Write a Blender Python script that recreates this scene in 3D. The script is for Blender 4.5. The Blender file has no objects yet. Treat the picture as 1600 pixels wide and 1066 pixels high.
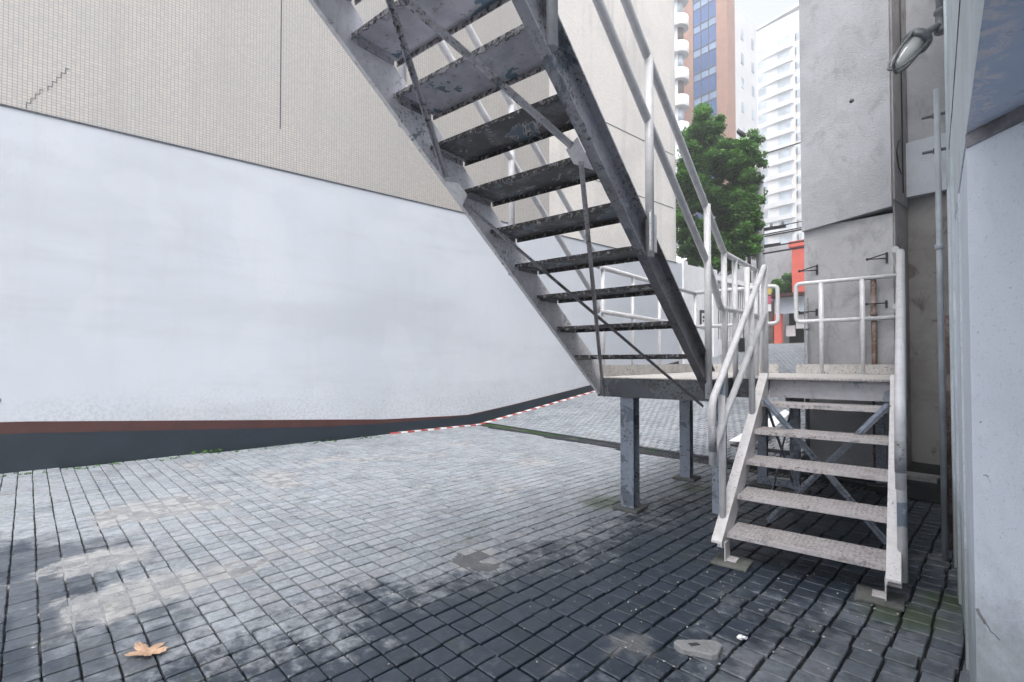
import bpy, bmesh, math, random
from mathutils import Vector, Matrix
rnd = random.Random(7)
C = bpy.context.scene
COL = C.collection
R = math.radians

# ---------------------------------------------------------------- camera
CAMH = 1.21
cd = bpy.data.cameras.new('camera'); cam = bpy.data.objects.new('camera', cd); COL.objects.link(cam)
cam.location = (0, 0, CAMH); cam.rotation_euler = (R(90 + 1.2), 0, R(50))
cd.sensor_width = 36; cd.lens = 770 / 1600 * 36; cd.shift_y = 15.9 / 1600
cd.clip_start = 0.05; cd.clip_end = 2000
C.camera = cam
# ---------------------------------------------------------------- light
SUN_EL, SUN_AZ = 60, 150
w = bpy.data.worlds.new('World'); C.world = w; w.use_nodes = True
nt = w.node_tree; nt.nodes.clear()
sky = nt.nodes.new('ShaderNodeTexSky'); sky.sky_type = 'NISHITA'; sky.sun_disc = False
sky.sun_elevation = R(SUN_EL); sky.sun_rotation = R(SUN_AZ); sky.dust_density = 5.0; sky.air_density = 0.9; sky.ozone_density = 1.0
bgn = nt.nodes.new('ShaderNodeBackground'); bgn.inputs['Strength'].default_value = 0.15
hsv = nt.nodes.new('ShaderNodeHueSaturation'); hsv.inputs['Saturation'].default_value = 0.36
out = nt.nodes.new('ShaderNodeOutputWorld')
nt.links.new(sky.outputs[0], hsv.inputs['Color']); nt.links.new(hsv.outputs[0], bgn.inputs[0]); nt.links.new(bgn.outputs[0], out.inputs[0])
sl = bpy.data.lights.new('sun', 'SUN'); sl.energy = 0.7; sl.angle = R(30); sl.color = (1.0, 0.96, 0.9)
so = bpy.data.objects.new('sun', sl); COL.objects.link(so)
az = R(SUN_AZ)   # clockwise from +Y
sd = Vector((math.sin(az) * math.cos(R(SUN_EL)), math.cos(az) * math.cos(R(SUN_EL)), math.sin(R(SUN_EL))))
so.rotation_euler = (-sd).to_track_quat('-Z', 'Y').to_euler()
C.view_settings.view_transform = 'Standard'; C.view_settings.look = 'None'; C.view_settings.gamma = 1
C.view_settings.exposure = 1.78

# ---------------------------------------------------------------- materials
class N:
    """tiny node-graph helper"""
    def __init__(s, name):
        s.m = bpy.data.materials.new(name); s.m.use_nodes = True
        s.t = s.m.node_tree; s.b = s.t.nodes['Principled BSDF']
        g = s.t.nodes.new('ShaderNodeNewGeometry'); s.pos = g.outputs['Position']
    def n(s, t, **k):
        x = s.t.nodes.new(t)
        for a, b in k.items(): setattr(x, a, b)
        return x
    def l(s, a, b): s.t.links.new(a, b)
    def put(s, sock, v):
        if isinstance(v, bpy.types.NodeSocket): s.l(v, sock)
        elif isinstance(v, tuple) and len(v) == 3 and sock.type == 'RGBA': sock.default_value = (*v, 1)
        else: sock.default_value = v
    def map(s, scale=(1, 1, 1), rot=(0, 0, 0), loc=(0, 0, 0), src=None):
        x = s.n('ShaderNodeMapping'); s.l(src or s.pos, x.inputs[0])
        x.inputs['Location'].default_value = loc; x.inputs['Rotation'].default_value = rot; x.inputs['Scale'].default_value = scale
        return x.outputs[0]
    def noise(s, scale, detail=4, rough=.55, vec=None, dist=0):
        x = s.n('ShaderNodeTexNoise'); s.l(vec or s.pos, x.inputs['Vector'])
        x.inputs['Scale'].default_value = scale; x.inputs['Detail'].default_value = detail
        x.inputs['Roughness'].default_value = rough; x.inputs['Distortion'].default_value = dist
        return x.outputs['Fac']
    def ramp(s, v, a, b, ca=0., cb=1.):
        x = s.n('ShaderNodeMapRange'); x.interpolation_type = 'SMOOTHSTEP'
        s.put(x.inputs[0], v); x.inputs[1].default_value = a; x.inputs[2].default_value = b
        x.inputs[3].default_value = ca; x.inputs[4].default_value = cb
        return x.outputs[0]
    def mix(s, f, a, b):
        x = s.n('ShaderNodeMix', data_type='RGBA'); s.put(x.inputs[0], f); s.put(x.inputs[6], a); s.put(x.inputs[7], b)
        return x.outputs[2]
    def m2(s, op, a, b=0.):
        x = s.n('ShaderNodeMath', operation=op); s.put(x.inputs[0], a); s.put(x.inputs[1], b); return x.outputs[0]
    def xyz(s):
        x = s.n('ShaderNodeSeparateXYZ'); s.l(s.pos, x.inputs[0]); return x.outputs
    def bump(s, h, strength=.3, dist=.01):
        x = s.n('ShaderNodeBump'); x.inputs['Strength'].default_value = strength; x.inputs['Distance'].default_value = dist
        s.put(x.inputs['Height'], h); s.l(x.outputs[0], s.b.inputs['Normal'])
    def fin(s, col, rough=.6, spec=.5, metal=0):
        s.put(s.b.inputs['Base Color'], col); s.put(s.b.inputs['Roughness'], rough)
        s.put(s.b.inputs['Specular IOR Level'], spec); s.b.inputs['Metallic'].default_value = metal
        return s.m

def plain(name, col, rough=.6, var=.12, scale=6, bump=.0):
    s = N(name); n = s.noise(scale, 5)
    lo = tuple(c * (1 - var) for c in col); hi = tuple(min(1, c * (1 + var)) for c in col)
    if bump: s.bump(s.noise(scale * 8, 4), bump, .01)
    return s.fin(s.mix(s.ramp(n, .3, .7), lo, hi), rough)

def painted(name, base, patch, grime, cover=.60, grime_at=.62, scale=7, rough=.42, rust=.0):
    """old paint: scraped patches showing undercoat, speckled dirt"""
    s = N(name)
    big = s.noise(scale, 6, .62, dist=.6); fine = s.noise(55, 5, .7); mid = s.noise(19, 5, .65)
    c = s.mix(s.ramp(mid, .35, .7), base, tuple(x * .86 for x in base))
    c = s.mix(s.ramp(big, cover, cover + .02), c, patch)
    c = s.mix(s.m2('MULTIPLY', s.ramp(s.noise(1, 5, .7, s.map((9, 9, 1.3))), .52, .72), .35), c, tuple(x * .45 for x in base))
    g = s.m2('MULTIPLY', s.ramp(fine, grime_at - .06, grime_at + .06), s.ramp(s.noise(4.3, 4), .38, .6))
    c = s.mix(g, c, grime)
    if name in ('stair_stringer_paint', 'brace_metal', 'stair_web_paint'):
        zz = s.m2('ADD', s.xyz()[2], s.m2('MULTIPLY', s.noise(3.5, 5, .7), 1.4))
        c = s.mix(s.m2('MULTIPLY', s.ramp(zz, 3.1, 2.2), .3 if 'web' in name else .7), c, grime)  # lower flight darkened: backlit shade mixed in with the grime
    if rust:
        c = s.mix(s.m2('MULTIPLY', s.ramp(s.noise(31, 5, .7), .6, .66), rust), c, (.13, .05, .025))
    s.bump(s.m2('ADD', s.m2('MULTIPLY', s.ramp(big, cover, cover + .02), -.5), s.m2('MULTIPLY', fine, .4)), .35, .004)
    return s.fin(c, rough)

M = {}
M['pipe'] = painted('pipe_paint', (.58, .585, .61), (.2, .25, .31), (.2, .18, .17), .69, .66, 3.1, .35)
M['rail_end'] = painted('rail_end_paint', (.58, .585, .61), (.2, .25, .31), (.2, .18, .17), .55, .66, 4.3, .35)
M['stringer'] = painted('stair_stringer_paint', (.36, .37, .42), (.17, .20, .24), (.05, .045, .045), .56, .56, 5, .4, .5)
M['stringer_inner'] = painted('stair_web_paint', (.88, .88, .92), (.3, .34, .4), (.09, .08, .08), .63, .60, 4, .4, .25)
M['brace'] = painted('brace_metal', (.52, .52, .57), (.2, .22, .25), (.06, .05, .045), .58, .56, 8, .4, .6)
M['stringer_small'] = painted('small_stair_paint', (.6, .59, .6), (.25, .28, .33), (.2, .16, .14), .70, .63, 4, .4, .3)
M['fascia'] = painted('platform_beam_paint', (.10, .115, .14), (.055, .065, .08), (.02, .018, .017), .5, .52, 5, .4, .4)
M['fascia_white'] = painted('riser_paint', (.40, .40, .44), (.2, .24, .29), (.2, .17, .15), .56, .62, 5.5, .45)
M['leg'] = painted('leg_paint', (.24, .28, .35), (.11, .14, .18), (.05, .045, .04), .56, .56, 6, .35, .6)
M['toe'] = painted('toe_board_paint', (.46, .45, .44), (.2, .2, .21), (.12, .1, .08), .62, .58, 5, .6, .4)

def under_tread(dirty_shaded):  # dark copy for lower treads: backlit shade and grime in one colour
    s = N('tread_underside_dirty_shaded' if dirty_shaded else 'tread_underside')
    big = s.noise(5, 5, .6, dist=.5); c = s.mix(s.ramp(s.noise(9, 5), .35, .7), (.60, .59, .65), (.42, .43, .49))
    c = s.mix(s.ramp(big, .60, .612), c, (.13, .21, .28))
    c = s.mix(s.m2('MULTIPLY', s.ramp(big, .585, .60), s.ramp(big, .612, .60)), c, (.6, .6, .62))
    c = s.mix(s.m2('MULTIPLY', s.ramp(s.noise(30, 5, .7), .56, .68), .6), c, (.10, .09, .09))
    if dirty_shaded:
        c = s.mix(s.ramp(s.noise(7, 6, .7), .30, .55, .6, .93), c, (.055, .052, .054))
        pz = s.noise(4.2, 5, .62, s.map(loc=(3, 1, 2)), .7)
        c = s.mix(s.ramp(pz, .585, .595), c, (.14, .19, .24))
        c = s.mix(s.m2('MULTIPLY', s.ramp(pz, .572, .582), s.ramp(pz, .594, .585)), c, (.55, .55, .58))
    s.bump(s.noise(40, 4), .3, .004)
    return s.fin(c, .5)
M['tread_under'] = under_tread(False); M['tread_dirty_shaded'] = under_tread(True)
def lip(dirty_shaded):  # dark copy again carries the lower treads' backlit shade with grime
    s = N('tread_lip_dirty_shaded' if dirty_shaded else 'tread_lip')
    st = s.map((1, 1, 1), (0, 0, -R(11.1)))
    v = s.n('ShaderNodeTexVoronoi'); s.l(st, v.inputs[0]); v.inputs['Scale'].default_value = 34
    c = s.mix(s.ramp(s.noise(45, 5, .7), .32 if dirty_shaded else .44, .5 if dirty_shaded else .58), (.42, .41, .44), (.03, .028, .028) if dirty_shaded else (.07, .065, .065))
    s.bump(v.outputs['Distance'], .5, .006)
    return s.fin(c, .55)
M['lip'] = lip(False); M['lip_dirty_shaded'] = lip(True)
def checker_plate(name, base, dirt):
    s = N(name)
    a = s.n('ShaderNodeTexBrick'); s.l(s.map((1, 1, 1), (0, 0, R(45 - 11.1))), a.inputs[0])
    a.inputs['Scale'].default_value = 1; a.inputs['Brick Width'].default_value = .034; a.inputs['Row Height'].default_value = .017
    a.inputs['Mortar Size'].default_value = .0055; a.inputs['Mortar Smooth'].default_value = .6; a.offset = .5
    wear = s.noise(70, 5, .75); mid = s.noise(9, 4)
    c = s.mix(s.m2('MULTIPLY', a.outputs['Fac'], .55), base, dirt)
    c = s.mix(s.ramp(wear, .50, .60), c, tuple(x * .8 for x in dirt))
    c = s.mix(s.m2('MULTIPLY', s.ramp(mid, .5, .72), .5), c, dirt)
    s.bump(s.m2('SUBTRACT', 1, a.outputs['Fac']), .6, .003)
    return s.fin(c, .5)
M['plate'] = checker_plate('checker_plate', (.58, .56, .57), (.22, .195, .195))
M['deck'] = checker_plate('deck_plate', (.6, .59, .57), (.36, .34, .32))
M['plate_lip'] = painted('tread_edge_paint', (.48, .46, .47), (.3, .29, .3), (.17, .13, .12), .60, .56, 9, .5, .4)

def stucco():
    s = N('white_stucco')
    v = s.map((1, 1, 1))
    rough = s.noise(60, 6, .75); lump = s.noise(14, 4, .6)
    c = s.mix(s.ramp(s.noise(.4, 4, .5), .35, .68), (.60, .635, .69), (.54, .575, .63))
    st = s.noise(1, 6, .65, s.map((1, .3, 2.2)))
    c = s.mix(s.m2('MULTIPLY', s.ramp(st, .5, .8), .45), c, (.42, .44, .48))
    bandn = s.noise(1, 5, .6, s.map((1, .16, .7), loc=(0, 1.3, .4)))
    c = s.mix(s.m2('MULTIPLY', s.ramp(bandn, .46, .66), .38), c, (.43, .455, .50))
    drip = s.noise(1, 4, .6, s.map((1, 4.5, .5)))
    c = s.mix(s.m2('MULTIPLY', s.ramp(drip, .5, .8), .18), c, (.44, .44, .46))
    c = s.mix(s.m2('MULTIPLY', s.ramp(s.noise(160, 3, .8), .62, .74), .3), c, (.35, .36, .38))
    zz = s.xyz()[2]
    spl = s.m2('MULTIPLY', s.ramp(s.m2('ADD', zz, s.m2('MULTIPLY', s.noise(2.2, 6, .75), -1.1)), .5, -.2), s.ramp(s.noise(26, 5, .75), .42, .62))
    c = s.mix(s.m2('MULTIPLY', spl, .45), c, (.33, .34, .35))
    sc_ = s.noise(1, 6, .75, s.map((1, 2.2, 14)))
    c = s.mix(s.m2('MULTIPLY', s.ramp(sc_, .60, .68), .18), c, (.44, .46, .50))
    patch = s.noise(.9, 2, .4, s.map(loc=(0, 4.2, 1.7))); c = s.mix(s.m2('MULTIPLY', s.ramp(patch, .57, .60), .10), c, (.70, .72, .76))
    s.bump(s.m2('ADD', rough, lump), .5, .005)
    return s.fin(c, .7, .3)
M['stucco'] = stucco()
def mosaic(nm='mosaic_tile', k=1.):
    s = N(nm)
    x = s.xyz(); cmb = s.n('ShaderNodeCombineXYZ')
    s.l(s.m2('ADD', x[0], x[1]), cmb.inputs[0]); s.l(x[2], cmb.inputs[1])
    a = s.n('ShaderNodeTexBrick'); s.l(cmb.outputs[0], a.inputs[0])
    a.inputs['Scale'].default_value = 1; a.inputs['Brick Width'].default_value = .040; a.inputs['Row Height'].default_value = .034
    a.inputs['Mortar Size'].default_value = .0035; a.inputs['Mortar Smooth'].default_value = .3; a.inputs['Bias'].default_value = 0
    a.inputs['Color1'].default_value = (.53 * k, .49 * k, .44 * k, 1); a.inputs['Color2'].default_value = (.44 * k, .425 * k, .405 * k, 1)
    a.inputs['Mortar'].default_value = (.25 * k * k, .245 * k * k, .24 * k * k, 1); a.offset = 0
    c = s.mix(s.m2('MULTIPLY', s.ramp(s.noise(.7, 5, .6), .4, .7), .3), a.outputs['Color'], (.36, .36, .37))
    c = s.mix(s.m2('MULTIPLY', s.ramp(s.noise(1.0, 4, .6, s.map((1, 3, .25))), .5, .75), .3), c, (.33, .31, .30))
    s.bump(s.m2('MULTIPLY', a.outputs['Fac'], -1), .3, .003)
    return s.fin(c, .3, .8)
M['mosaic'] = mosaic(); M['mosaic_glare'] = mosaic('glare_mosaic_tile', 1.68)  # brighter copy: glare at the street end painted into the tile colour
def concrete(name, a, b, dark, bump=.5, cover=.5):
    s = N(name)
    c = s.mix(s.ramp(s.noise(2.2, 6, .65, dist=.5), .3, .7), a, b)
    c = s.mix(s.m2('MULTIPLY', s.ramp(s.noise(5.5, 6, .7, s.map((1, 1, .6)), .7), .5, .68), cover), c, dark)
    c = s.mix(s.m2('MULTIPLY', s.ramp(s.noise(90, 4, .8), .57, .70), .65), c, tuple(x * .6 for x in dark))
    if name.startswith('near'):
        zz = s.m2('ADD', s.xyz()[2], s.m2('MULTIPLY', s.noise(6, 6, .75), -.9))
        c = s.mix(s.m2('MULTIPLY', s.ramp(zz, .25, -.25), .6), c, (.17, .19, .17))
        c = s.mix(s.m2('MULTIPLY', s.ramp(s.noise(1, 6, .75, s.map((14, 14, 1.2))), .54, .75), .35), c, dark)
        c = s.mix(s.m2('MULTIPLY', s.ramp(s.noise(22, 5, .8), .66, .70), .6), c, (.2, .22, .24))
    vo = s.n('ShaderNodeTexVoronoi'); s.l(s.pos, vo.inputs[0]); vo.inputs['Scale'].default_value = 170
    s.bump(s.m2('ADD', s.noise(58, 6, .75), s.m2('MULTIPLY', vo.outputs['Distance'], .5)), bump, .012)
    return s.fin(c, .85, .25)
M['conc_up'] = concrete('upper_render', (.33, .34, .365), (.41, .42, .45), (.23, .23, .24), .6, .5)
M['conc_low'] = concrete('lower_roughcast', (.40, .405, .425), (.49, .495, .52), (.22, .215, .215), .9, .5)
M['conc_brown'] = concrete('dirty_roughcast', (.30, .285, .275), (.42, .41, .405), (.13, .115, .105), 1.0, .8)
M['conc_edge'] = concrete('pillar_edge', (.26, .245, .25), (.35, .335, .34), (.15, .135, .13), .6, .6)
M['beam'] = concrete('painted_beam', (.46, .49, .54), (.54, .57, .62), (.33, .34, .36), .4, .4)
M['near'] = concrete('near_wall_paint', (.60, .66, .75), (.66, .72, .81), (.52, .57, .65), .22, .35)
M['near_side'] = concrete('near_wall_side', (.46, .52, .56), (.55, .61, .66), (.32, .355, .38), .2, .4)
M['curb_conc'] = concrete('slab_concrete', (.24, .25, .26), (.3, .31, .32), (.13, .13, .13), .6, .6)
def soffit():
    s = N('peeling_soffit')
    x = s.xyz()
    n = s.noise(16, 6, .75, dist=1.0)
    c = s.mix(s.ramp(s.noise(3, 5), .35, .7), (.56, .67, .88), (.66, .76, .93))
    dd = s.m2('ADD', s.m2('ADD', x[0], s.m2('MULTIPLY', x[1], .165)), -.086)
    edge = s.ramp(s.m2('ADD', dd, s.m2('MULTIPLY', n, -.07)), .0, .03)   # peeled strip along the outer edge
    fl = s.ramp(n, .45, .58)
    c = s.mix(s.m2('MULTIPLY', s.m2('SUBTRACT', 1, edge), fl), c, (.85, .86, .95))
    c = s.mix(s.m2('MULTIPLY', s.ramp(s.noise(7, 5, .8), .58, .64), .3), c, (.17, .18, .21))
    s.bump(n, .5, .01)
    return s.fin(c, .7, .3)
M['soffit'] = soffit()
M['soffit_dark'] = plain('soffit_edge_concrete', (.19, .19, .21), .8, .5, 9, .5)

def paving():
    s = N('granite_setts')
    at = s.n('ShaderNodeAttribute', attribute_name='tone'); tone = at.outputs['Fac']
    x = s.xyz()
    c = s.mix(tone, (.155, .175, .20), (.29, .315, .35))
    hue = s.m2('SINE', s.m2('MULTIPLY', tone, 47)); c = s.mix(s.m2('MULTIPLY', s.ramp(hue, .2, 1), .35), c, (.25, .235, .23)); c = s.mix(s.m2('MULTIPLY', s.ramp(hue, -.3, -1), .3), c, (.19, .22, .215))
    big = s.noise(1.3, 5, .6, dist=.6); fine = s.noise(26, 6, .72)
    c = s.mix(s.m2('MULTIPLY', s.ramp(s.noise(75, 5, .8), .5, .62), .4), c, (.11, .12, .14)); c = s.mix(s.m2('MULTIPLY', s.ramp(fine, .45, .60), .62), c, (.33, .36, .405))
    # damp and building shade painted as one band: darker and shinier, ragged per sett
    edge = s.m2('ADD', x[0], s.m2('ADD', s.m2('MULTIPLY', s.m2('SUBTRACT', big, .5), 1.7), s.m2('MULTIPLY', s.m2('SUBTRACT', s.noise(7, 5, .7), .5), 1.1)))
    edge = s.m2('ADD', edge, s.m2('MULTIPLY', s.m2('SUBTRACT', s.noise(17, 5, .7), .5), 1.5)); damp_shade_band = s.ramp(edge, -2.68, -2.05)
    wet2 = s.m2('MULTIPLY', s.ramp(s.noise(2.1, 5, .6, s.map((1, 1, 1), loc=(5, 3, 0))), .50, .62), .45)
    dry = s.ramp(s.m2('ADD', edge, s.m2('MULTIPLY', x[1], -.25)), -1.75, -1.2, 1, .5)  # band of damp and shade eases off toward the near wall
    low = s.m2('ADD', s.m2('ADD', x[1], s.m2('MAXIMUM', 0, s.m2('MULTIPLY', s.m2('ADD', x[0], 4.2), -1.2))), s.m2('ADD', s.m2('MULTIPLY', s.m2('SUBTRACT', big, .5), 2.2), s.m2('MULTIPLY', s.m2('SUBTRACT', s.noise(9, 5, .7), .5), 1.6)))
    damp_shade_low = s.m2('MULTIPLY', s.ramp(low, .5, -.1), .8)
    dry = s.m2('MAXIMUM', dry, damp_shade_low)  # dry: strength of the damp and shade band, kept up in its low part
    damp_shade_band = s.m2('MAXIMUM', damp_shade_band, damp_shade_low)
    damp_shade = s.m2('MINIMUM', 1, s.m2('ADD', s.m2('MULTIPLY', damp_shade_band, dry), s.m2('MULTIPLY', wet2, .5)))
    sc = s.n('ShaderNodeMix', data_type='RGBA', blend_type='MULTIPLY'); s.put(sc.inputs[0], s.m2('MULTIPLY', damp_shade, .97)); s.put(sc.inputs[6], c); s.put(sc.inputs[7], (.052, .090, .142))
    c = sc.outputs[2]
    sa = s.n('ShaderNodeAttribute', attribute_name='smear')
    sn = s.m2('ADD', sa.outputs['Fac'], s.m2('MULTIPLY', s.m2('SUBTRACT', s.noise(8, 6, .7), .5), 2.2))
    sc3 = s.mix(s.ramp(s.noise(11, 6, .7), .35, .65), (.23, .235, .24), (.36, .36, .36))
    sc3 = s.mix(s.m2('MULTIPLY', s.ramp(x[0], -2.3, -1.9), .75), sc3, (.075, .085, .095))  # smear darkened inside the same damp and shade band
    c = s.mix(s.m2('MULTIPLY', s.ramp(sn, .5, 1.0), .85), c, sc3)
    # moss and lichen
    mo = s.m2('MULTIPLY', s.ramp(s.noise(1.7, 5, .65, s.map(loc=(2, 9, 0))), .58, .68), s.ramp(s.noise(30, 5, .7), .45, .6))
    c = s.mix(s.m2('MULTIPLY', mo, .45), c, (.06, .085, .03))
    def spotm(cx, cy, r):
        dx = s.m2('SUBTRACT', x[0], cx); dy = s.m2('SUBTRACT', x[1], cy)
        d = s.m2('SQRT', s.m2('ADD', s.m2('MULTIPLY', dx, dx), s.m2('MULTIPLY', dy, dy)))
        return s.ramp(s.m2('ADD', d, s.m2('MULTIPLY', s.noise(12, 5, .7), r * .9)), r * 1.3, r * .7)
    mm = s.m2('MAXIMUM', s.m2('MAXIMUM', spotm(-.62, 2.98, .3), spotm(-.5, 3.3, .22)), s.m2('MAXIMUM', spotm(-2.75, 3.35, .35), spotm(-2.5, 4.4, .3)))
    c = s.mix(s.m2('MULTIPLY', mm, .7), c, (.035, .06, .014))
    spot = s.ramp(s.noise(9, 3, .5, s.map(loc=(1, 1, 0))), .74, .76)
    c = s.mix(s.m2('MULTIPLY', spot, .7), c, (.5, .5, .5))
    sp = s.n('ShaderNodeTexVoronoi'); s.l(s.pos, sp.inputs[0]); sp.inputs['Scale'].default_value = 24
    c = s.mix(s.m2('MULTIPLY', s.ramp(sp.outputs['Distance'], .06, .05), .4), c, (.5, .5, .52))
    s.bump(s.m2('ADD', s.noise(60, 6, .75), s.m2('MULTIPLY', s.noise(18, 3), 1.2)), .5, .006)
    ro = s.m2('ADD', s.m2('MULTIPLY', damp_shade, -.10), s.ramp(s.noise(12, 4), .3, .7, .42, .62))
    return s.fin(c, ro, .6)
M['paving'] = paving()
def joints():
    s = N('joint_soil')
    x = s.xyz()
    green = s.m2('MULTIPLY', s.ramp(s.noise(1.6, 4, .6), .34, .5), s.ramp(x[0], -4.6, -6.6))
    g2 = s.m2('MULTIPLY', s.ramp(s.noise(2.2, 4, .6, s.map(loc=(4, 4, 4))), .60, .68), .8)
    c = s.mix(s.ramp(s.noise(20, 5), .35, .7), (.022, .026, .032), (.045, .05, .058))
    c = s.mix(s.m2('MAXIMUM', green, g2), c, (.022, .06, .012))
    c = s.mix(s.m2('MULTIPLY', s.ramp(s.noise(3.1, 6, .75), .5, .62), .6), c, (.10, .095, .085))
    ma = s.n('ShaderNodeAttribute', attribute_name='mortar'); mc = s.mix(s.ramp(s.noise(11, 6, .7), .35, .65), (.17, .18, .195), (.26, .265, .275))
    damp_shade_j = s.m2('MULTIPLY', s.ramp(s.m2('ADD', x[0], s.m2('MULTIPLY', s.noise(1.3, 5), 1.2)), -2.5, -2.0), .6); mc = s.mix(damp_shade_j, mc, (.06, .068, .075)); c = s.mix(damp_shade_j, c, (.012, .014, .017))  # joints and mortar darken with the painted damp and shade band
    c = s.mix(s.ramp(ma.outputs['Fac'], .35, .8), c, mc)
    s.bump(s.noise(60, 5), .6, .01)
    return s.fin(c, .9, .1)
M['joints'] = joints()
M['mortar'] = concrete('mortar_smear', (.33, .33, .33), (.42, .42, .43), (.2, .19, .175), .5, .6)
M['mortar_beige'] = concrete('mortar_beige', (.42, .40, .37), (.5, .48, .45), (.33, .32, .30), .4, .4)
M['dark_paint'] = plain('dark_blue_paint', (.011, .021, .033), .5, .15, 3, .3)
M['maroon'] = plain('maroon_paint', (.065, .021, .019), .55, .15, 5, .3)
M['seam'] = plain('seam_metal', (.07, .08, .10), .5, .3, 20)
M['red'] = plain('red_paint', (.42, .07, .06), .5, .1, 9)
M['red_wall'] = plain('red_render', (.62, .13, .10), .7, .08, 2)
M['white'] = plain('white_paint', (.80, .80, .82), .5, .06, 3)
M['board'] = plain('white_board', (.82, .83, .85), .4, .04, 5)
M['grate'] = plain('grate_metal', (.035, .037, .045), .5, .4, 30, .3)
M['dark'] = plain('dark_interior', (.008, .008, .01), .8, .3, 5)
M['asphalt'] = plain('asphalt', (.055, .056, .06), .85, .25, 4, .4)
M['walk'] = plain('sidewalk_concrete', (.42, .41, .40), .8, .12, 2.5, .3)
M['soil'] = plain('ground_soil', (.09, .085, .08), .9, .3, 2, .3)
M['rust'] = painted('rusty_pipe', (.20, .16, .15), (.10, .07, .06), (.09, .04, .025), .5, .5, 7, .6, .7)
M['greypipe'] = painted('grey_pipe', (.25, .265, .29), (.13, .14, .15), (.08, .07, .06), .6, .58, 6, .5, .3)
M['pipe_grey'] = plain('pipe_grey', (.27, .30, .33), .5, .2, 5)
M['black_metal'] = plain('black_metal', (.03, .03, .035), .5, .3, 20)
M['cast'] = plain('cast_aluminium', (.11, .12, .13), .45, .35, 30, .3)
M['moss_slab'] = concrete('mossy_base', (.12, .125, .125), (.17, .175, .17), (.06, .075, .04), .6, .8)
def glass(name, col, rough, alpha=None):
    s = N(name); s.b.inputs['IOR'].default_value = 1.5
    if alpha is not None: s.b.inputs['Transmission Weight'].default_value = alpha
    return s.fin(col, rough, .7)
M['jar'] = glass('lamp_glass', (.85, .88, .88), .12, .55)
M['bulb'] = plain('lamp_bulb', (.45, .46, .46), .3, .03, 5)
M['leaf_dry'] = plain('dry_leaf', (.42, .28, .19), .7, .2, 40, .4)
M['bark'] = plain('bark', (.05, .042, .036), .9, .4, 8, .8)

# ---------------------------------------------------------------- object helpers
def tag(o, label=None, cat=None, group=None, kind=None):
    if label: o['label'] = label
    if cat: o['category'] = cat
    if group: o['group'] = group
    if kind: o['kind'] = kind
    return o
def thing(name, loc, label, cat, group=None):
    o = bpy.data.objects.new(name, None); COL.objects.link(o); o.location = loc; o.empty_display_size = .1
    return tag(o, label, cat, group)

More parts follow.
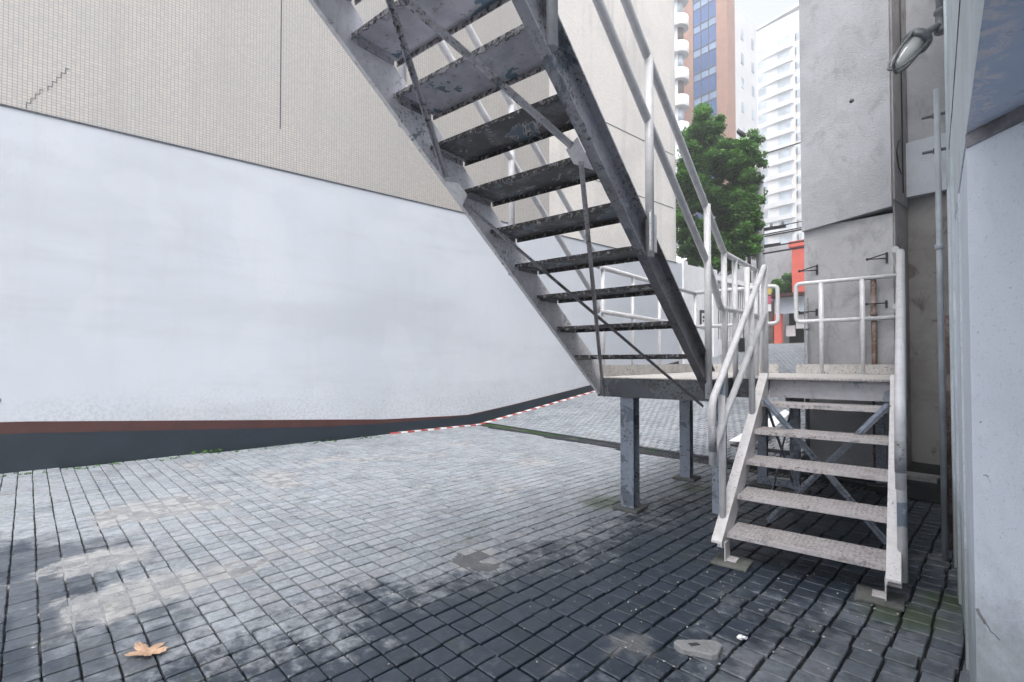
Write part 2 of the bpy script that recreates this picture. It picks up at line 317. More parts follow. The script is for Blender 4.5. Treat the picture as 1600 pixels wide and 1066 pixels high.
class MB:
    def __init__(s): s.b = bmesh.new(); s.mi = 0
    def quad(s, pts, mi=None):
        f = s.b.faces.new([s.b.verts.new(p) for p in pts]); f.material_index = s.mi if mi is None else mi; return f
    def prism(s, pts, d):
        """closed outline pts (3D, planar) swept by vector d"""
        d = Vector(d); n = len(pts)
        a = [s.b.verts.new(p) for p in pts]; b = [s.b.verts.new(Vector(p) + d) for p in pts]
        fs = [s.b.faces.new(a), s.b.faces.new(b[::-1])]
        for i in range(n): fs.append(s.b.faces.new([a[i], b[i], b[(i + 1) % n], a[(i + 1) % n]][::-1]))
        for f in fs: f.material_index = s.mi
        return s
    def box(s, x0, x1, y0, y1, z0, z1):
        return s.prism([(x0, y0, z0), (x1, y0, z0), (x1, y1, z0), (x0, y1, z0)], (0, 0, z1 - z0))
    def sbox(s, u0, u1, v0, v1, z0, z1):
        return s.prism([Sp(u0, v0, z0), Sp(u1, v0, z0), Sp(u1, v1, z0), Sp(u0, v1, z0)], (0, 0, z1 - z0))
    def bar(s, a, b, wd, th, up=(0, 0, 1)):
        a, b = Vector(a), Vector(b); d = (b - a).normalized(); up = Vector(up)
        sx = d.cross(up).normalized(); n = sx.cross(d).normalized()
        p = [a - sx * wd / 2 - n * th / 2, a + sx * wd / 2 - n * th / 2, a + sx * wd / 2 + n * th / 2, a - sx * wd / 2 + n * th / 2]
        return s.prism(p, b - a)
    def tube(s, pts, r, seg=12, closed=False, caps=True, r2=None):
        """swept round tube through pts, corners rounded"""
        P = [Vector(p) for p in pts]; q = [P[0]]
        for i in range(1, len(P) - 1):
            a, b, c = P[i - 1], P[i], P[i + 1]; k = min(2.2 * r, (b - a).length * .45, (c - b).length * .45)
            p0 = b + (a - b).normalized() * k; p1 = b + (c - b).normalized() * k
            for t in (0, .25, .5, .75, 1): q.append(p0 * (1 - t) ** 2 + b * 2 * t * (1 - t) + p1 * t * t)
        q.append(P[-1]); rings = []
        t0 = (q[1] - q[0]).normalized(); nrm = t0.orthogonal().normalized()
        for i, p in enumerate(q):
            t = (q[min(i + 1, len(q) - 1)] - q[max(i - 1, 0)]).normalized()
            nrm = (nrm - t * nrm.dot(t)).normalized(); bn = t.cross(nrm)
            rr = r if r2 is None else r + (r2 - r) * i / (len(q) - 1)
            rings.append([s.b.verts.new(p + (nrm * math.cos(k * 2 * math.pi / seg) + bn * math.sin(k * 2 * math.pi / seg)) * rr) for k in range(seg)])
        for i in range(len(rings) - 1):
            for k in range(seg):
                f = s.b.faces.new([rings[i][k], rings[i][(k + 1) % seg], rings[i + 1][(k + 1) % seg], rings[i + 1][k]]); f.smooth = True; f.material_index = s.mi
        if caps:
            for f in (s.b.faces.new(rings[0][::-1]), s.b.faces.new(rings[-1])): f.material_index = s.mi
        return s
    def lathe(s, c, axis, prof, seg=20):
        c = Vector(c); ax = Vector(axis).normalized(); n = ax.orthogonal().normalized(); b = ax.cross(n); rings = []
        for h, r in prof: rings.append([s.b.verts.new(c + ax * h + (n * math.cos(k * 2 * math.pi / seg) + b * math.sin(k * 2 * math.pi / seg)) * max(r, .0004)) for k in range(seg)])
        for i in range(len(rings) - 1):
            for k in range(seg):
                f = s.b.faces.new([rings[i][k], rings[i][(k + 1) % seg], rings[i + 1][(k + 1) % seg], rings[i + 1][k]]); f.smooth = True; f.material_index = s.mi
        s.b.faces.new(rings[0][::-1]); s.b.faces.new(rings[-1]); return s
    def build(s, name, mats, parent=None, bevel=0):
        bmesh.ops.recalc_face_normals(s.b, faces=s.b.faces[:])
        o_loc = Vector(parent_loc(parent)) if parent else None
        if parent is None:
            vs = s.b.verts
            xs = [v.co.x for v in vs]; ys = [v.co.y for v in vs]; zs = [v.co.z for v in vs]
            o_loc = Vector(((min(xs) + max(xs)) / 2, (min(ys) + max(ys)) / 2, min(zs)))
        for v in s.b.verts: v.co -= o_loc
        me = bpy.data.meshes.new(name); s.b.to_mesh(me); s.b.free()
        for m in (mats if isinstance(mats, (list, tuple)) else [mats]): me.materials.append(M[m])
        o = bpy.data.objects.new(name, me); COL.objects.link(o)
        if parent: o.parent = parent
        else: o.location = o_loc
        if bevel:
            bv = o.modifiers.new('bevel', 'BEVEL'); bv.width = bevel; bv.segments = 2; bv.limit_method = 'ANGLE'; bv.angle_limit = R(40)
        return o
def parent_loc(p):
    l = Vector(p.location)
    while p.parent: p = p.parent; l += Vector(p.location)
    return l

TH = R(11.1); RX, RY = -.712, 3.065
UX, UY = math.cos(TH), math.sin(TH); VX, VY = -math.sin(TH), math.cos(TH)
def Sp(u, v, z): return Vector((RX + u * UX + v * VX, RY + u * UY + v * VY, z))
UV = Vector((UX, UY, 0)); VV = Vector((VX, VY, 0))
WX = -7.65          # face of the long wall
RY0 = 5.56          # where the ramp starts
def gz(x, y): return 0. if y < RY0 else (y - RY0) * .15 if y < 17.6 else 12.04 * .15

# ================================================================ GROUND
g = MB(); g.quad([(-140, -60, -.07), (140, -60, -.07), (140, RY0, -.07), (-140, RY0, -.07)])
g.quad([(-140, RY0, -.07), (140, RY0, -.07), (140, 17.6, 1.74), (-140, 17.6, 1.74)])
g.quad([(-140, 17.6, 1.74), (140, 17.6, 1.74), (140, 170, 1.74), (-140, 170, 1.74)])
tag(g.build('ground', 'soil'), kind='structure')
from mathutils import noise as mno
def mortar(x, y):
    """0..1 how far the joints are filled with mortar and grit here"""
    n = mno.noise((x * 1.1, y * 1.1, 3.1)) + .55 * mno.noise((x * 2.9, y * 2.9, 7.7)) + .3 * mno.noise((x * 9, y * 9, 1.7))
    loc = max(1.15 * math.exp(-((x + 3.3) ** 2 / .16 + (y - .15) ** 2 / .22)), .9 * math.exp(-((x + 3.9) ** 2 / .25 + (y + .05) ** 2 / .5)), .75 * math.exp(-((x + 4.9) ** 2 / .5 + (y - .45) ** 2 / .35)),
              1.2 * math.exp(-((x + 2.49) ** 2 / .035 + (y - 1.76) ** 2 / .03)), 1.0 * math.exp(-((x + 1.32) ** 2 / .03 + (y - 1.72) ** 2 / .05)), .5 * math.exp(-((x + 5.9) ** 2 / .6 + (y - .8) ** 2 / 1.2)),
              .35 * math.exp(-((x + 5.2) ** 2 / 2.5 + (y - 3.6) ** 2 / 2.5)))
    v = (n * .95 + loc - .40) / .42
    return min(1, max(0, v))
me = bpy.data.meshes.new('yard_bed'); vs = []; fs = []; at_ = []
st = .028; nx = int((1 - WX) / st); ny = int((RY0 + 1.8) / st)
for j in range(ny + 1):
    for i in range(nx + 1):
        x, y = WX + (1 - WX) * i / nx, -1.8 + (RY0 + 1.8) * j / ny; m_ = mortar(x, y)
        vs.append((x, y, -.021 + .0205 * m_ + .0012 * mno.noise((x * 40, y * 40, 0)))); at_.append(m_)
for j in range(ny):
    for i in range(nx):
        k = j * (nx + 1) + i; fs.append((k, k + 1, k + nx + 2, k + nx + 1))
me.from_pydata(vs, [], fs); aa = me.attributes.new('mortar', 'FLOAT', 'POINT'); aa.data.foreach_set('value', at_); me.materials.append(M['joints'])
tag(bpy.data.objects.new('yard_bed', me), kind='structure'); COL.objects.link(bpy.data.objects['yard_bed'])
g = MB(); g.quad([(WX, RY0, -.010), (1, RY0, -.010), (1, 17.6, 1.796), (WX, 17.6, 1.796)])
tag(g.build('ramp_bed', 'joints'), kind='structure')

def setts(name, cells, rot):
    """every sett: a slightly domed, tilted, chamfered top"""
    me = bpy.data.meshes.new(name); vs = []; fs = []; tones = []; sm = []
    c, s_ = math.cos(rot), math.sin(rot)
    for (x, y, hx, hy) in cells:
        t = rnd.random() * .8 + (.2 if rnd.random() < .15 else 0); dz = rnd.uniform(-.002, .001); tx, ty = rnd.gauss(0, .006), rnd.gauss(0, .006)
        hx *= rnd.uniform(.965, 1.005); hy *= rnd.uniform(.965, 1.005); jx, jy = rnd.gauss(0, .0011), rnd.gauss(0, .0011)
        b = len(vs); a = rnd.gauss(0, .010)
        loop = []
        for sx, sy in ((-1, -1), (1, -1), (1, 1), (-1, 1)): # 8-gon corners, rubbed
            k1, k2 = rnd.uniform(.88, .97), rnd.uniform(.88, .97)
            pr = [(sx * k1, sy), (sx, sy * k2)]
            if sx * sy > 0: pr = pr[::-1]
            loop += pr
        for ring, (k, z) in enumerate(((1.0, -.035), (1.0, -.0035), (.93, 0.))):
            for (px, py) in loop:
                lx = px * hx * k + jx + x - py * a * hy; ly = py * hy * k + jy + y + px * a * hx
                wx, wy = c * lx - s_ * ly, s_ * lx + c * ly
                sm.append(mortar(wx, wy) if wy < RY0 else 0.); vs.append((wx, wy, gz(wx, wy) + z + dz + (px * hx * tx + py * hy * ty)))
        for r in (0, 1):
            for k in range(8): fs.append((b + r * 8 + k, b + r * 8 + (k + 1) % 8, b + r * 8 + 8 + (k + 1) % 8, b + r * 8 + 8 + k)); tones.append(t)
        fs.append(tuple(range(b + 16, b + 24))); tones.append(t)
    me.from_pydata(vs, [], fs); at = me.attributes.new('tone', 'FLOAT', 'FACE'); at.data.foreach_set('value', tones); a2 = me.attributes.new('smear', 'FLOAT', 'POINT'); a2.data.foreach_set('value', sm)
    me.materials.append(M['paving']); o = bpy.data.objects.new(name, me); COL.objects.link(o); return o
def grid_cells(rot, keep, p=.112, h=.0530, stagger=0.):
    c, s_ = math.cos(rot), math.sin(rot); out = []
    n = int(22 / p)
    offs = {}
    for j in range(-n, n):
        row = rnd.gauss(0, .0035) + (stagger * (j % 2))
        for i in range(-n, n):
            lx, ly = i * p + row, j * p
            wx, wy = c * lx - s_ * ly, s_ * lx + c * ly
            if keep(wx, wy): out.append((lx, ly, h - .0022, h))
    return out
rotg = R(4.5)
def side_x(y): return -.387 - (y - 2.867) * .165     # plane of the near building's flank
yard = grid_cells(rotg, lambda x, y: WX + .03 < x < (side_x(y) + .06 if y < 6.55 else -1) and -1.6 < y < RY0 - .06)
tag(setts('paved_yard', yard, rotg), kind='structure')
rampc = grid_cells(R(1), lambda x, y: WX + .03 < x < -1.2 and RY0 + .24 < y < 17.55 and not (x > -2.25 and y > 5.95), .112, .0525, .056)
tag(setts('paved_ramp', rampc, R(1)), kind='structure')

# drain across the foot of the ramp
t = thing('drain_channel', (-4.4, RY0 + .08, 0), 'dark metal grated drain crossing the yard at the foot of the ramp', 'drain')
g = MB(); g.box(WX + .01, -1.35, RY0 - .045, RY0 - .025, -.04, .003); g.box(WX + .01, -1.35, RY0 + .175, RY0 + .195, -.04, .035); g.build('frame', 'grate', t)
g = MB()
for i in range(120):
    x = WX + .03 + i * .052
    g.box(x, x + .022, RY0 - .025, RY0 + .175, -.016, .004)
g.build('grating', 'grate', t)

# ================================================================ LONG WALL
t = thing('neighbouring_building', (WX, 5.5, 0), 'tall blind neighbouring building, beige mosaic above white plaster', 'building')
g = MB(); g.box(WX - 9, WX - .02, -9, 7.5, 4.03, 16); g.build('mosaic_wall', 'mosaic', t)
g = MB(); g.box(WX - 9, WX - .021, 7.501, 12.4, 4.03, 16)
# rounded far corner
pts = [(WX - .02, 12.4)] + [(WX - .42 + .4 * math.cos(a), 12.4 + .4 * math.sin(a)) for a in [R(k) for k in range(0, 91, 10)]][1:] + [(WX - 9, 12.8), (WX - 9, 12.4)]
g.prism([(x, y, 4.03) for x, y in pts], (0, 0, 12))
g.build('glare_mosaic_wall', 'mosaic_glare', t)  # far stretch wears the tile lightened for glare
g = MB(); g.box(WX - 9, WX, -9, 12.78, -.1, 4.0); g.build('plaster_wall', 'stucco', t)
g = MB(); g.box(WX - .03, WX + .012, -9, 12.5, 4.0, 4.018); g.build('drip_flashing', 'seam', t)
def bandline(y, pts):
    for (a, b), (c, d) in zip(pts, pts[1:]):
        if a <= y <= c: return b + (d - b) * (y - a) / (c - a)
    return pts[-1][1] if y > pts[-1][0] else pts[0][1]
def band(name, mat, lo, hi, px):
    g = MB(); ys = [-9 + k * .35 for k in range(63)]; ys = [y for y in ys if y < 12.75]
    L = [(y, lo(y)) for y in ys]; Hh = [(y, hi(y)) for y in ys]
    pts = [(WX - .01, y, z) for y, z in L] + [(WX - .01, y, z) for y, z in Hh[::-1]]
    for k in range(len(ys) - 1):
        g.prism([(WX - .01, ys[k], L[k][1]), (WX - .01, ys[k + 1], L[k + 1][1]), (WX - .01, ys[k + 1], Hh[k + 1][1]), (WX - .01, ys[k], Hh[k][1])], (px + .01, 0, 0))
    bmesh.ops.remove_doubles(g.b, verts=g.b.verts[:], dist=.0005)
    g.build(name, mat, t)
top = [(-9, .60), (-.8, .56), (2.6, .325), (3.65, .25), (5.3, .205), (6.3, .32), (8.8, .66), (13, 1.29)]
bot = [(-9, .47), (-.8, .43), (2.6, .215), (3.65, .185), (5.3, .18), (6.3, .30), (8.8, .645), (13, 1.28)]
band('dark_skirting', 'dark_paint', lambda y: -.05, lambda y: bandline(y, bot), .006)
band('maroon_stripe', 'maroon', lambda y: bandline(y, bot), lambda y: bandline(y, top), .007)
# cracks / movement joint in the mosaic
g = MB(); g.box(WX - .019, WX - .0165, 1.99, 2.003, 4.62, 15.9)
g.build('movement_joint', 'seam', t)
g = MB(); y, z = -.66, 4.04
for k in range(9):
    g.box(WX - .019, WX - .0165, y, y + .005, z, z + .062); g.box(WX - .019, WX - .0165, y, y + .036, z + .062, z + .067); y += .036; z += .064
    if k == 3: y += .03
g.build('stepped_crack', 'seam', t)
for (ya, za, yb, zb) in [(7.35, 5.45, 10.2, 5.58), (9.2, 4.98, 12.3, 4.9)]:
    pass
g = MB()
for z in (7.05, 5.53): g.box(WX - .019, WX - .0168, 7.9, 12.4, z, z + .02)
g.build('horizontal_joint', 'seam', t)
g = MB(); g.lathe((WX - .002, -.83, .79), (1, 0, 0), [(0, .035), (.004, .033), (.006, .0)], 9); g.build('blue_paint_mark', 'greypipe', t)

# red-white chain / painted strip at the foot of the wall on the ramp
t = thing('striped_kerb_strip', (WX + .05, 3.8, 0), 'thin red and white striped strip along the wall foot', 'kerb strip')
ga, gb = MB(), MB(); y = 3.75; k = 0
while y < 12:
    h0, h1 = gz(WX, y), gz(WX, y + .13)
    (ga if k % 2 == 0 else gb).prism([(WX + .012, y, h0 - .01), (WX + .05, y + .05, h0 - .01), (WX + .05, y + .18, h1 - .01), (WX + .012, y + .13, h1 - .01)], (0, 0, .03)); y += .13; k += 1
ga.build('red_stripes', 'red', t); gb.build('white_stripes', 'white', t)

# ================================================================ SMALL TREES OF PIPES
def vz(v): return 1.115 + .725 * (.31 - v)      # bottom edge of the upper flight's stringers
# ---------------------------------------------------------------- platform
t = thing('steel_platform', Sp(-1, 2.0, 0), 'raised steel landing on short legs between the two flights of stairs', 'platform')
ZP = 1.08
g = MB(); g.prism([Sp(-1.95, .56, ZP - .008), Sp(-1.03, .56, ZP - .008), Sp(-1.03, 1.165, ZP - .008), Sp(0, 1.165, ZP - .008), Sp(0, 3.02, ZP - .008), Sp(-1.95, 3.02, ZP - .008)], (0, 0, .008))
g.build('deck', 'deck', t)
def channel(g, a, b, h, w, side, th=.008):
    """C channel from a to b (top edge), web height h, flange w toward side"""
    a, b = Vector(a), Vector(b); s = Vector(side)
    g.prism([a, a + s * th, a + s * th - Vector((0, 0, h)), a - Vector((0, 0, h))], b - a)
    for z in (0, -h + th):
        q = a + s * th + Vector((0, 0, z)); g.prism([q, q + s * (w - th), q + s * (w - th) - Vector((0, 0, th)), q - Vector((0, 0, th))], b - a)
zb = ZP - .012
g = MB(); channel(g, Sp(-1.95, .56, zb), Sp(-.99, .56, zb), .15, .06, VV); g.build('edge_beam', 'fascia', t)
g = MB(); channel(g, Sp(-1.945, .63, zb), Sp(-1.945, 3.0, zb), .15, .06, UV); g.build('edge_beam', 'fascia', t)
g = MB(); channel(g, Sp(-1.035, .63, zb), Sp(-1.035, 3.0, zb), .15, .05, -UV); g.build('edge_beam', 'fascia', t)
g = MB(); channel(g, Sp(-1.03, 1.172, zb), Sp(-.78, 1.172, zb), .15, .06, VV); g.build('edge_beam', 'fascia', t)
g = MB(); channel(g, Sp(-.76, 1.195, zb - .004), Sp(-.0, 1.195, zb - .004), .135, .06, VV); g.build('riser_plate', 'fascia_white', t)
g = MB(); channel(g, Sp(0, 1.24, zb), Sp(0, 3.0, zb), .15, .06, -UV); g.build('edge_beam', 'fascia', t)
g = MB(); channel(g, Sp(-1.88, 2.99, zb), Sp(-.06, 2.99, zb), .15, .06, -VV); g.build('edge_beam', 'fascia', t)
for v in (1.9, 2.1):
    g = MB(); channel(g, Sp(-1.88, v, zb - .01), Sp(-1.1, v, zb - .01), .12, .05, VV); g.build('cross_beam', 'fascia', t)
g = MB(); g.sbox(-.785, .02, 1.13, 1.30, ZP - .012, ZP + .004); g.build('nosing_plate', 'plate', t, .003)
def hleg(u, v, w=.11, h=None, base=True):
    g = MB(); z1 = zb - .15 if h is None else h
    g.sbox(u - w / 2, u + w / 2, v - w / 2, v - w / 2 + .009, .02, z1)
    g.sbox(u - w / 2, u + w / 2, v + w / 2 - .009, v + w / 2, .02, z1)
    g.sbox(u - .005, u + .005, v - w / 2 + .009, v + w / 2 - .009, .02, z1)
    o = g.build('leg', 'leg', t)
    if base:
        g = MB(); g.sbox(u - .11, u + .11, v - .11, v + .11, .002, .022); g.build('base_plate', 'moss_slab', o, .004)
hleg(-1.70, .65, .115); hleg(-1.70, 1.97, .105); hleg(-1.07, .92, .09, base=False); hleg(-.735, 2.12, .08); hleg(-1.02, 2.16, .08)
hleg(-.12, 2.85, .08)
g = MB(); g.lathe(Sp(-.735, 2.12, .80), (0, 0, 1), [(0, .05), (.01, .075), (.04, .078), (.1, .075), (.12, .05)], 20); g.build('leg_collar', 'greypipe', t)
g = MB(); g.sbox(-1.06, -.70, 2.09, 2.15, .03, .10); g.build('low_tie', 'leg', t)
for a, b in (((-.72, .03), (0.0, .93)), ((-.02, .03), (-.74, .93))):
    off = .008 if a[0] < -.5 else -.004
    g = MB(); g.bar(Sp(a[0], .90 + off, a[1]), Sp(b[0], .90 + off, b[1]), .007, .042, UV.cross(Vector((0, 0, 1)))); g.bar(Sp(a[0], .90 + off, a[1]), Sp(b[0], .90 + off, b[1]), .042, .006, VV)
    g.build('cross_brace', 'leg', t)
for a, b in (((.98, .1), (2.1, .9)), ((2.05, .1), (1.0, .9))):
    g = MB(); g.bar(Sp(-.735 if a[0] < 1.5 else -.75, a[0], a[1]), Sp(-.735 if a[0] < 1.5 else -.75, b[0], b[1]), .04, .006, UV); g.build('cross_brace', 'leg', t)
# toe boards
g = MB(); g.sbox(-1.945, -1.935, .62, 3.0, ZP + .002, ZP + .10); g.build('toe_board', 'toe', t)
g = MB(); g.sbox(-.86, .02, 3.005, 3.02, ZP + .002, ZP + .10); g.build('toe_board', 'toe', t)
g = MB(); g.sbox(-1.93, -1.03, 3.005, 3.02, ZP + .002, ZP + .10); g.build('toe_board', 'toe', t)
PR = .022
def pipe(name, paths, mat='pipe', parent=None, r=PR):
    g = MB()
    for p in paths: g.tube(p, r)
    return g.build(name, mat, parent)
# railing beside the landing (its sloping part belongs to the upper flight)
rr = pipe('railing', [[Sp(-1.0, .86, 2.05), Sp(-1.0, 1.86, 2.06)], [Sp(-1.0, .74, 1.62), Sp(-1.0, 1.86, 1.635)]], parent=t)
for v, z1 in ((.84, 2.05), (1.14, 2.05), (1.84, 2.06), (1.99, 2.06)):
    pipe('post', [[Sp(-1.0 + (.02 if v > 1.9 else 0), v, .94), Sp(-1.0 + (.02 if v > 1.9 else 0), v, z1)]], parent=rr)
pipe('post', [[Sp(-.93, 1.24, .94), Sp(-.93, 1.24, 1.99)]], parent=rr)
rr = pipe('railing', [[Sp(-1.95, .60, 2.02), Sp(-1.95, 3.0, 2.05)], [Sp(-1.95, .60, 1.64), Sp(-1.95, 3.0, 1.64)]], parent=t)
for v in (.66, 1.25, 1.9, 2.5): pipe('post', [[Sp(-1.95, v, 1.0), Sp(-1.95, v, 2.03)]], parent=rr, r=.018)
rr = pipe('railing', [[Sp(-1.95, 3.02, 2.06), Sp(-1.035, 3.02, 2.06), Sp(-1.035, 3.02, 1.64), Sp(-1.95, 3.02, 1.64)]], parent=t)
for u in (-1.95, -1.5): pipe('post', [[Sp(u, 3.02, 1.0), Sp(u, 3.02, 2.05)]], parent=rr)
rr = pipe('railing', [[Sp(.06, 3.02, 2.06), Sp(-.855, 3.02, 2.06), Sp(-.855, 3.02, 1.645), Sp(.06, 3.02, 1.645)]], parent=t)
for u in (-.62, -.26, .05): pipe('post', [[Sp(u, 3.02, 1.0), Sp(u, 3.02, 2.05)]], parent=rr, r=.024)
rr = pipe('railing', [[Sp(.04, 1.24, 2.0), Sp(.04, 3.0, 2.06)], [Sp(.04, 1.24, 1.6), Sp(.04, 3.0, 1.645)]], parent=t)

# ---------------------------------------------------------------- upper flight
t = thing('upper_staircase', Sp(-1.48, .5, 1.08), 'long steep weathered grey steel staircase rising from the landing to the upper left', 'staircase')
RISE = .18
VE = -3.45
def flight_stringer(u, side, mat, hh, fw_):
    g = MB(); du = UV * side
    v0, v1 = .585, VE
    def z_of(v): return vz(v)
    def pr(off, w, lo, hi):
        p = [Sp(u, v0, z_of(v0) + lo) + du * off, Sp(u, v0, z_of(v0) + hi) + du * off, Sp(u, v1, z_of(v1) + hi) + du * off, Sp(u, v1, z_of(v1) + lo) + du * off]
        g.prism(p, du * w)
    pr(0, .009, 0, hh); pr(.009, fw_, 0, .012); pr(.009, fw_, hh - .012, hh)
    return g.build('stringer', mat, t)
HH = .235
flight_stringer(-1.05, 1, 'stringer', HH, .042); flight_stringer(-1.925, -1, ['stringer_inner'], HH, .018)
def tread_v(z): return .31 - (z - 1.115 - .13) / .725
NT = 14
def upper_tread(k):
    z = 1.08 + RISE * k; vc = tread_v(z); z += min(.055, .0275 * (k - 1)); a, b = vc - .135, vc + .125
    r_ = random.Random(k)
    g = MB(); g.mi = 0
    g.sbox(-1.922, -1.052, a, b, z - .007, z)
    g.mi = 1
    g.sbox(-1.922, -1.052, b, b + .006, z - .032, z - .0005)          # nosing lip
    # ragged corroded back lip
    n = 46; x0 = -1.922; wdt = (1.922 - 1.052) / n
    for i in range(n):
        h = .026 + r_.uniform(-.010, .006)
        g.sbox(x0 + i * wdt, x0 + (i + 1) * wdt, a - .006, a, z - h, z - .0005)
    o = g.build('tread', ['tread_dirty_shaded', 'lip_dirty_shaded'] if k <= 7 else ['tread_under', 'lip'], t)  # lower treads take the copies with shade painted in
    for u0, u1 in ((-1.921, -1.89), (-1.09, -1.053)):
        g = MB(); g.sbox(u0, u1, a + .03, b - .02, z - .013, z - .0075)
        uu = u0 if u0 < -1.5 else u1 - .006
        g.sbox(uu, uu + .006, a + .03, b - .02, z - .036, z - .013)
        g.build('angle_clip', 'brace', o)
    return o
for k in range(1, NT + 1): upper_tread(k)
def brace(u0, v0, u1, v1, off=-.012):
    g = MB(); n = Vector((0, 0, 1)) * 1 + VV * .725; n.normalize()
    a = Sp(u0, v0, vz(v0)) + n * off; b = Sp(u1, v1, vz(v1)) + n * off
    g.bar(a, b, .025, .005, n)
    d = (b - a).normalized(); sx = d.cross(n).normalized()
    g.bar(a + sx * .010 - n * .010, b + sx * .010 - n * .010, .005, .017, n)
    return g.build('diagonal_brace', 'brace', t)
brace(-1.88, -1.08, -1.10, .62); brace(-1.07, -1.15, -1.86, .52, -.04)
brace(-1.88, -1.25, -1.07, -2.78); brace(-1.07, -1.22, -1.88, -2.62, -.04)
def gusset(u, v, w):
    n = (Vector((0, 0, 1)) + VV * .725).normalized(); sl_ = (VV - Vector((0, 0, .725))).normalized()
    c = Sp(u, v, vz(v)) - n * .006; g = MB()
    g.prism([c - sl_ * .09, c + sl_ * .09, c + sl_ * .03 + UV * w, c - sl_ * .05 + UV * w], -n * .005); g.build('gusset_plate', 'stringer_inner', t)
gusset(-1.05, -1.16, -.08); gusset(-1.924, -1.16, .09)
# rails
def rtop(v): return 2.06 + .597 * (.84 - v)
def rmid(v): return 2.262 + .612 * (-.05 - v)
rr = pipe('handrail', [[Sp(-1.0, .86, 2.05), Sp(-1.0, .80, 2.075), Sp(-1.0, VE, rtop(VE))], [Sp(-1.0, .74, 1.62), Sp(-1.0, .70, 1.66), Sp(-1.0, .45, 1.90), Sp(-1.0, VE, rmid(VE))]], parent=t, r=.0235)
pipe('post', [[Sp(-.99, .41, .95), Sp(-.99, .41, rtop(.41))]], parent=rr, r=.024)
for v in (-.57, -1.52, -2.47): pipe('post', [[Sp(-1.0 + .005, v, vz(v) + .03), Sp(-1.0 + .005, v, rtop(v))]], parent=rr, r=.024)
LU = -1.965
def ltop(v): return vz(v) + HH + .97
def lmid(v): return vz(v) + HH + .585
rr = pipe('handrail', [[Sp(LU, .60, 2.02), Sp(LU, .56, 2.11), Sp(LU, VE, ltop(VE))], [Sp(LU, .60, 1.64), Sp(LU, .56, 1.74), Sp(LU, VE, lmid(VE))]], parent=t)
for v in (-.58, -1.5, -2.42): pipe('post', [[Sp(LU, v, vz(v) + .03), Sp(LU, v, ltop(v))]], parent=rr)
for v in (-.57, -.9):
    g = MB(); c = Sp(-.985, v + .04, vz(v) + .12); g.sbox(-.985, -.975, v - .03, v + .05, vz(v) + .06, vz(v) + .27)
    g.build('post_plate', 'stringer_inner', t)
    break

g = MB(); g.prism([Sp(-1.95, VE, 3.98), Sp(-1.0, VE, 3.98), Sp(-1.0, VE - 1.1, 3.98), Sp(-1.95, VE - 1.1, 3.98)], (0, 0, .06)); g.build('top_landing', 'stringer', t)
# ---------------------------------------------------------------- lower flight
t = thing('lower_staircase', Sp(-.38, .5, 0), 'short white steel staircase of five checker plate treads up to the landing', 'staircase')
SL = .766
for u, side, nm in ((-.765, -1, 'L'), (.003, 1, 'R')):
    g = MB(); du = UV * side
    def zt(v): return .18 + SL * v + .045
    v0, v1, h = -.10, 1.165, .215
    prof = [Sp(u, v0, zt(v0) - .03), Sp(u, v0 + .0, zt(v0)), Sp(u, v1, zt(v1)), Sp(u, v1, zt(v1) - h), Sp(u, v0 + .115, .075)]
    g.prism(prof, du * .008)
    # flange seen from the front
    top_ = [Sp(u, v0, zt(v0) - .012) + du * .008, Sp(u, v0, zt(v0)) + du * .008, Sp(u, v1, zt(v1)) + du * .008, Sp(u, v1, zt(v1) - .012) + du * .008]
    g.prism(top_, du * .052)
    bt = [Sp(u, v0 + .115, .075) + du * .008, Sp(u, v0 + .115, .087) + du * .008, Sp(u, v1, zt(v1) - h + .012) + du * .008, Sp(u, v1, zt(v1) - h) + du * .008]
    g.prism(bt, du * .052)
    st = g.build('stringer', 'stringer_small', t)
    g = MB(); a = u - side * .0
    g.sbox(min(a, a - side * .06), max(a, a - side * .06), -.03, .045, .02, .028)
    g.sbox(min(a, a - side * .006), max(a, a - side * .006), -.05, .05, .02, .13)
    g.build('foot_plate', 'stringer_small', st)
    g = MB(); g.sbox(u - .10 + (.03 if side < 0 else -.03), u + .10 + (.03 if side < 0 else -.03), -.09, .10, .001, .018); g.build('mossy_base', 'moss_slab', st, .004)
for k in range(1, 6):
    z = RISE * k; v = .235 * (k - 1); g = MB()
    g.sbox(-.763, .001, v, v + .245, z - .006, z); g.mi = 1; g.sbox(-.763, .001, v - .006, v, z - .030, z); g.sbox(-.763, .001, v + .245, v + .251, z - .030, z)
    g.build('tread', ['plate', 'plate_lip'], t, .0015)
def side_rail(u, label_parent, hi):
    P0 = [[Sp(u, 1.24, 1.98), Sp(u, -.14, .975), Sp(u, -.14, .60)]]
    r_ = pipe('handrail', P0, parent=label_parent)
    pipe('mid_rail', [[Sp(u, 1.24, 1.60), Sp(u, .20, .90), Sp(u, -.125, .68), Sp(u, -.135, .62)]] if False else [[Sp(u, 1.24, 1.62), Sp(u, .19, .91), Sp(u, .115, .80), Sp(u, -.03, .74), Sp(u, -.13, .70)]] if False else [[Sp(u, 1.24, 1.60), Sp(u, .17, .905), Sp(u, -.03, .75), Sp(u, -.13, .66)]], parent=r_)
    pipe('post', [[Sp(u, .05, .10), Sp(u, .05, 1.11)]], 'rail_end', parent=r_, r=.021)
    pipe('post', [[Sp(u, .80, .74), Sp(u, .80, 1.66)]], parent=r_)
    pipe('post', [[Sp(u, 1.24, .95), Sp(u, 1.24, 1.98)]], parent=r_, r=.024)
    g = MB(); g.tube([Sp(u, -.14, .83), Sp(u, -.14, .68)], PR + .0012); g.build('bare_patch', 'greypipe', r_)
side_rail(-.80, t, 1); side_rail(.068, t, 1)

